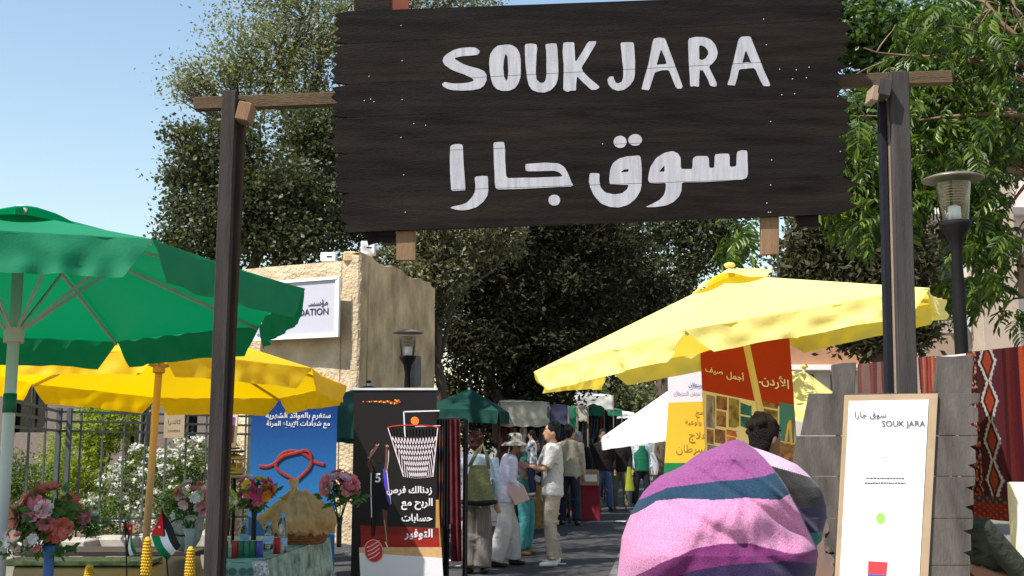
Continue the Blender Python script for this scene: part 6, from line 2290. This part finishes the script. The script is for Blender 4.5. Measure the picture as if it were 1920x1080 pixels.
obj('bag_body', MB().m(PKB).poly([a_ + Vector(v) for v in ((-.06, 0, .16), (.12, 0, .08), (.20, 0, -.10), (.02, 0, -.17), (-.08, 0, .0))], (0, .05, 0)), None, pb, bevel=.01)
obj('strap', MB().m(PKB).tube([a_ + Vector((-.04, .02, .15)), a_ + Vector((-.08, .06, .40)), a_ + Vector((-.05, .14, .55))], .008, 6), None, pb)
# man with the child
KH = cloth_mat('beige trousers', (.34, .29, .22), var=.08)
SHM = cloth_mat('off-white polo shirt', (.50, .48, .44), var=.06)
pm_, k, *_ = person('black haired man in an off-white polo shirt holding a small child', 1036, 1060, 1.76, -80, SK, HB, 'short', SHM, KH, WHSH,
                {('el', 1): V3(.2, -.14, 1.16), ('wr', 1): V3(.08, -.30, 1.20), ('el', -1): V3(-.19, -.12, 1.15), ('wr', -1): V3(-.06, -.28, 1.10)}, sleeves='short', build=1.08, legspread=.12, lean=-.02, step=.05, vox=.012, head_yaw=-4)
ch, kc, *_ = person('small child in navy and white carried by the man in the polo shirt', 1017, 1060, .80, -100, SK, HB, 'short', mat('navy white print', (.03, .04, .12), .8, .9, 22, col2=(.6, .62, .7), detail=1),
                    cloth_mat('navy trousers', (.02, .025, .06)), WHSH, {('el', 1): V3(.2, -.12, 1.2), ('wr', 1): V3(.12, -.25, 1.3)}, ypos=pm_.location.y - .02, vox=.018, group='people in the market street', build=1.25)
ch.location = to_world(pm_, (.02, -.26, .0)) + Vector((0, 0, .86))
# others around the stall
person('woman in teal trousers and a green top browsing behind the hat wearer', 985, 1040, 1.58, 70, SKD, HB, 'curly', cloth_mat('dark teal top', (.02, .10, .07)), cloth_mat('turquoise trousers', (.05, .22, .24)), mat('brown shoe', (.2, .1, .05), .6), build=1.1, lean=.15, vox=.02)
person('man in a cream jacket and dark jeans seen from behind', 1068, 985, 1.78, 160, SK, HB, 'short', cloth_mat('cream jacket', (.40, .34, .24)), JEAN, BKSH, build=1.12, vox=.02)
person('grey haired shopper in dark clothes bending by the stalls', 1098, 968, 1.66, -60, SK, HG, 'bob', cloth_mat('black top', (.010, .010, .012)), JEAN, BKSH, lean=.25, vox=.024, build=1.1)
person('dark haired man in a black shirt and blue jeans walking up the street', 1131, 958, 1.72, 15, SKD, HB, 'short', cloth_mat('black shirt', (.012, .009, .008)), cloth_mat('blue jeans', (.05, .08, .16)), BKSH, build=1.18, vox=.022, step=.08)
person('long haired woman in a black top and khaki trousers walking toward the gateway', 1164, 956, 1.66, -8, SKD, HB, 'long', cloth_mat('black shirt', (.012, .009, .008)), cloth_mat('khaki trousers', (.13, .12, .08)), mat('brown shoe', (.2, .1, .05)), build=1.05, vox=.022, step=.10)
pg, kg, *_ = person('woman in a green waistcoat half hidden by the white parasol', 1203, 950, 1.70, 10, SK, HB, 'bob', cloth_mat('pale blue shirt', (.50, .55, .62)), cloth_mat('black trousers', (.012, .012, .014)), BKSH, build=1.08, vox=.022, step=.06)
vt = MB()
for (z, a, b_) in ():
    pass
vt.tube([V3(0, 0, .80), V3(0, 0, 1.0), V3(0, 0, 1.2), V3(0, 0, 1.38)], 1, 16, True, [(.20, .155), (.192, .148), (.185, .142), (.14, .12)], up=(0, 1, 0))
obj('waistcoat', remesh(vt, .02, 1, cloth_mat('bottle green waistcoat', (.01, .11, .06))), None, pg, True, world=False)
hb = thing('carrier_bag', 'white carrier bag carried by the woman in the green waistcoat', 'bag', to_world(pg, (.3, 0, .7)))
p = to_world(pg, (.27, .0, .98))
obj('bag_body', MB().m(mat('white plastic bag', (.6, .62, .64), .5, .08, trans=.2)).grid(lambda u, v: p + Vector((math.cos(u * 6.283) * (.05 + .09 * math.sin(v * 2.4)), math.sin(u * 6.283) * .06, .24 - .5 * v)), 16, 8, True), None, hb, True)
hy = thing('carrier_bag', 'yellow green carrier bag between the two women', 'bag', W(1179, 895, 24))
p = W(1180, 893, 24.2)
obj('bag_body', MB().m(mat('yellow green bag', (.25, .28, .02), .5, .1)).grid(lambda u, v: p + Vector((math.cos(u * 6.283) * (.04 + .06 * v), math.sin(u * 6.283) * .05, .2 - .5 * v)), 12, 6, True), None, hy, True)
person('distant bald man in a light blue shirt above the walkers', 1146, 910, 1.78, 10, SK, HB, 'bald', cloth_mat('light blue shirt', (.35, .45, .65)), JEAN, BKSH, vox=.03)
person('dark clothed shopper standing in the shade of the navy awning', 1092, 935, 1.70, 120, SKD, HB, 'short', cloth_mat('black top', (.010, .010, .012)), JEAN, BKSH, vox=.03)
person('shopper in grey at the stall just beyond the cream jacket', 1118, 915, 1.66, 200, SKD, HB, 'bob', cloth_mat('grey top', (.12, .12, .13)), JEAN, BKSH, vox=.03)
person('distant stall keeper in maroon by the far green awning', 1135, 905, 1.7, 40, SKD, HB, 'short', cloth_mat('maroon top', (.16, .03, .03)), JEAN, BKSH, vox=.03)
person('stall keeper with dark hair behind the hat stall table', 962, 1010, 1.62, 20, SKD, HB, 'curly', cloth_mat('brown top', (.08, .04, .03)), JEAN, BKSH, vox=.026)
person('seller in olive at the back of the cream canopy stall', 1000, 985, 1.66, -20, SKD, HB, 'short', cloth_mat('olive top', (.06, .06, .03)), JEAN, BKSH, vox=.026)

# man just beyond the shawl, seen from behind
person('man with curly dark hair seen from behind before the red photo poster', 1434, 0, 1.70, 150, SKD, mat('curly brown hair', (.012, .007, .005), .7, .5, 60, 1.0, 120, spec=.15), 'short', cloth_mat('brown shirt', (.12, .06, .03)), JEAN, BKSH,
       ypos=6.3, vox=.010, build=1.05, head_yaw=-25)
# seated man behind the notice board at the right edge
ys2 = 5.9
sm, *_ = person('man in a dark green shirt with folded arm behind the notice board', 1850, 0, 1.42, -60, SKD, HB, 'short', cloth_mat('dark olive shirt', (.035, .04, .028)), cloth_mat('black trousers', (.012, .012, .014)), BKSH,
                {('el', 1): V3(.34, -.10, 1.06), ('wr', 1): V3(.2, -.28, 1.12), ('el', -1): V3(-.30, -.12, 1.1), ('wr', -1): V3(-.1, -.3, 1.12)}, sleeves='short', ypos=ys2, vox=.012, build=1.3, lean=.9, head_yaw=0)

# ================================================================ THE WOMAN IN THE STRIPED SHAWL
yw = 2.45
WO = thing('person', 'woman in a pink, teal and purple striped shawl facing the notice board', 'person', (W(1380, 817, yw).x, yw, 0), 'people in the market street')
fx = W(1462, 1005, yw)
bd = MB()
hcW = W(1464, 1038, yw + .02)
Rw = Matrix.Rotation(R(112), 3, 'Z')
bd.ball(hcW, (.080, .100, .125), 24, 18, Rw)
bd.ball(hcW + Rw @ V3(0, -.05, -.065), (.055, .055, .058), 18, 12, Rw)
bd.ball(hcW + Rw @ V3(.0, -.088, .055), (.05, .02, .03), 14, 10, Rw)
for s in (-1, 1):
    bd.ball(hcW + Rw @ V3(s * .042, -.070, -.03), (.028, .03, .032), 14, 10, Rw)
bd.tube([hcW + Rw @ V3(0, -.095, .022), hcW + Rw @ V3(0, -.124, -.022), hcW + Rw @ V3(0, -.10, -.038)], [.011, .017, .013], 10)
nk = V3(hcW.x - .05, yw + .02, hcW.z - .14)
bd.tube([hcW + V3(0, 0, -.05), nk, nk + V3(-.04, 0, -.08)], [.06, .056, .07], 14)
bx_ = nk.x - .07
cz = nk.z
for q in ():
    pass
bd.tube([V3(bx_, yw, cz - .02), V3(bx_, yw, cz - .10), V3(bx_, yw, cz - .25), V3(bx_, yw, cz - .42), V3(bx_, yw, cz - .58), V3(bx_, yw, .72)], 1, 18, True,
        [(.08, .08), (.19, .10), (.18, .12), (.15, .11), (.18, .13), (.17, .12)], up=(0, 1, 0))
for s in (-1, 1):
    shp = V3(bx_ + s * .19, yw, cz - .10)
    el = V3(bx_ + s * .20, yw - .02, cz - .38)
    wr = V3(bx_ + s * .06, yw + .20, cz - .40)
    bd.tube([shp, shp.lerp(el, .5), el, el.lerp(wr, .5), wr], [.052, .045, .038, .036, .025], 12)
    d = (wr - el).normalized()
    bd.tube([wr, wr + d * .05, wr + d * .09], 1, 8, True, [(.026, .02), (.038, .018), (.036, .014)])
    for f_ in range(4):
        o_ = V3(0, 0, .028 - .019 * f_)
        bd.tube([wr + d * .085 + o_, wr + d * .12 + o_, wr + d * .145 + o_ + V3(0, .0, -.01)], [.0095, .009, .0075], 6)
    bd.tube([wr + d * .03 + V3(0, 0, .03), wr + d * .06 + V3(0, 0, .05), wr + d * .085 + V3(0, 0, .055)], [.012, .011, .009], 6)
    h_ = V3(bx_ + s * .09, yw, .78)
    kn_, an_ = V3(bx_ + s * .10, yw + .02, .45), V3(bx_ + s * .10, yw - .02, .07)
    bd.tube([h_, h_.lerp(kn_, .5), kn_, kn_.lerp(an_, .35), an_], [.09, .078, .058, .058, .04], 12)
    bd.tube([an_ + V3(-.04, 0, -.035), an_ + V3(.06, 0, -.04), an_ + V3(.15, 0, -.05)], 1, 10, True, [(.034, .033), (.04, .028), (.03, .02)])
obj('body', remesh(bd, .008, 3, mat('warm face skin', (.52, .30, .21), .5, .06, 8, .08, 120)), None, WO, True)
for s in (-1, 1):
    e = hcW + Rw @ V3(s * .033, -.088, .010)
    obj('eye', MB().m(mat('warm face skin', (.52, .30, .21))).ball(e, (.014, .009, .009), 10, 8, Rw), None, WO, True)
    ls = MB().m(EYED)
    for q in range(7):
        o_ = Rw @ V3(s * (.024 + .004 * q), -.094 + .002 * q, .004)
        ls.tube([hcW + o_, hcW + o_ + Rw @ V3(s * .006, -.010, -.004), hcW + o_ + Rw @ V3(s * .010, -.016, -.001)], [.0012, .001, .0005], 4)
    obj('eyelash', ls, None, WO)
    obj('eyebrow', MB().m(HB).tube([hcW + Rw @ V3(s * .016, -.106, .036), hcW + Rw @ V3(s * .036, -.098, .044), hcW + Rw @ V3(s * .054, -.078, .036)], [.0035, .004, .002], 6), None, WO, True)
obj('mouth', MB().m(LIP).ball(hcW + Rw @ V3(0, -.102, -.060), (.024, .010, .010), 12, 8, Rw), None, WO, True)
obj('skirt', remesh(MB().tube([V3(bx_, yw, .95), V3(bx_, yw, .6), V3(bx_, yw, .1)], 1, 24, True, [(.20, .15), (.23, .19), (.27, .22)], up=(0, 1, 0)), .015, 1, cloth_mat('dark skirt', (.02, .02, .03))), None, WO, True)

LX = [(824, 1383), (829, 1366), (836, 1352), (845, 1330), (852, 1312), (862, 1298), (872, 1286), (882, 1268), (893, 1241), (908, 1224), (924, 1209), (945, 1196), (963, 1187), (985, 1177), (1010, 1168), (1049, 1163), (1080, 1160), (1160, 1158), (1300, 1160), (1500, 1172), (1620, 1190)]
RX = [(824, 1387), (829, 1400), (836, 1412), (845, 1438), (856, 1466), (872, 1500), (893, 1523), (913, 1541), (932, 1550), (950, 1555), (971, 1556), (991, 1549), (1026, 1540), (1045, 1534), (1080, 1530), (1160, 1532), (1300, 1545), (1500, 1545), (1620, 1530)]


def interp(T, y):
    if y <= T[0][0]:
        return T[0][1]
    for (a, b), (c_, d_) in zip(T, T[1:]):
        if y <= c_:
            return b + (d_ - b) * (y - a) / (c_ - a)
    return T[-1][1]


FOLD = [(824, 1392), (833, 1403), (843, 1416), (870, 1434), (917, 1461), (967, 1488), (1026, 1521), (1045, 1532), (1620, 1545)]
S1 = [(1150, 975), (1187, 945), (1247, 913), (1306, 904), (1342, 899), (1383, 896), (1422, 890), (1442, 884), (1500, 876)]
S2 = [(1150, 1005), (1187, 965), (1228, 937), (1267, 931), (1325, 932), (1383, 928), (1442, 932), (1463, 922), (1520, 912)]
S3 = [(1150, 1100), (1183, 1073), (1228, 1042), (1286, 1016), (1337, 1007), (1383, 1007), (1461, 1027), (1520, 1024), (1560, 1020)]
S4 = [(1150, 1130), (1180, 1105), (1228, 1078), (1286, 1054), (1344, 1044), (1391, 1041), (1461, 1040), (1533, 1053), (1560, 1058)]
def sx(T, x):
    return interp(T, x)


def dye(px, py, back=False):
    if px > interp(FOLD, py) + 1:
        if py < 870 + (px - 1430) * .28 and px < 1530:
            return (.50, .33, .44)
        if py < 945 + (px - 1480) * .05:
            return (.016, .013, .014)
        if py < 995:
            return (.025, .016, .045)
        if py < 1024:
            return (.012, .10, .095)
        return (.04, .03, .07)
    if py < sx(S1, px):
        return (.20, .055, .165)
    if py < sx(S2, px):
        return (.012, .035, .065)
    if py < sx(S3, px):
        return (.44, .18, .31)
    if py < sx(S4, px):
        return (.13, .022, .10)
    if py < sx(S4, px) + 60:
        return (.025, .016, .05)
    if py < sx(S4, px) + 130:
        return (.44, .18, .31)
    if py < sx(S4, px) + 200:
        return (.012, .035, .065)
    return (.13, .022, .10)


rows_py = list(np.linspace(824, 850, 30)) + list(np.linspace(851, 1000, 130)) + list(np.linspace(1001, 1100, 84)) + list(np.linspace(1140, 1600, 40))
NU = 460
vv, ff, cc = [], [], []
for i, py in enumerate(rows_py):
    xl, xr = interp(LX, py), interp(RX, py)
    cx_, hw = (xl + xr) / 2, (xr - xl) / 2
    t_ = max(0, min(1, (py - 824) / 230))
    dep = min(hw * yw / F_PX * .95, .05 + .17 * t_ ** .7)
    for j in range(NU):
        a = 2 * math.pi * j / NU
        x = cx_ + hw * math.cos(a)
        f_ = interp(FOLD, py)
        y_ = yw + .03 - dep * math.sin(a) if math.sin(a) > 0 else yw + .03 - dep * .9 * math.sin(a)
        wig = noise3((x * .006, py * .012, 1)) * .018 + noise3((x * .014 + py * .01, py * .018, 5)) * .010
        wig += .012 * math.sin((x - 1200) * .018 + (py - 900) * .035) * max(0, min(1, (py - 860) / 80))
        # draping creases falling from the hood to the shoulder
        crease = math.exp(-((py - (905 + (x - 1340) * .62)) / 9.0) ** 2) * .012 - math.exp(-((py - (885 + (x - 1400) * .9)) / 7.0) ** 2) * .010
        crease += math.exp(-((py - (965 + (x - 1290) * .55)) / 12.0) ** 2) * .010
        front = max(0, math.sin(a))
        rr_ = math.hypot(x - 1402, py - 812)
        an_ = math.atan2(py - 812, x - 1402)
        crease += (.0055 * math.sin(an_ * 19 + 2.5 * noise3((x * .01, py * .01, 3))) + .0035 * math.sin(an_ * 37 + 3 * noise3((x * .02, py * .02, 7)))) * min(1, rr_ / 240) ** 1.5 * (.5 + .5 * noise3((an_ * 4, rr_ * .01, 2)))
        y_ += (wig + crease) * front ** .5 if front > 0 else wig * .3
        if x > f_ and front > 0:
            y_ += .022 * min(1, (x - f_) / 5) * front ** .4
        p = W(x, py, y_)
        # keep the silhouette when the depth changes: the outline was read at yw
        q = W(x, py, yw)
        p = Vector((q.x + (p.x - q.x) * .25, y_, q.z + (p.z - q.z) * .1))
        vv.append(tuple(p))
        cc.extend((*dye(x, py), 1.0))
n_r = len(rows_py)
for i in range(n_r - 1):
    for j in range(NU):
        j2 = (j + 1) % NU
        ff.append((i * NU + j, (i + 1) * NU + j, (i + 1) * NU + j2, i * NU + j2))
ff.append(tuple(range(NU)))
me = bpy.data.meshes.new('shawl')
me.from_pydata(vv, [], ff)
ca = me.color_attributes.new('dye', 'FLOAT_COLOR', 'POINT')
ca.data.foreach_set('color', cc)
me.polygons.foreach_set('use_smooth', [True] * len(ff))
me.materials.append(attr_mat('fleecy shawl wool', 1.0, .5, 300, .30, sheen=.12))
obj('shawl', me, None, WO, True)
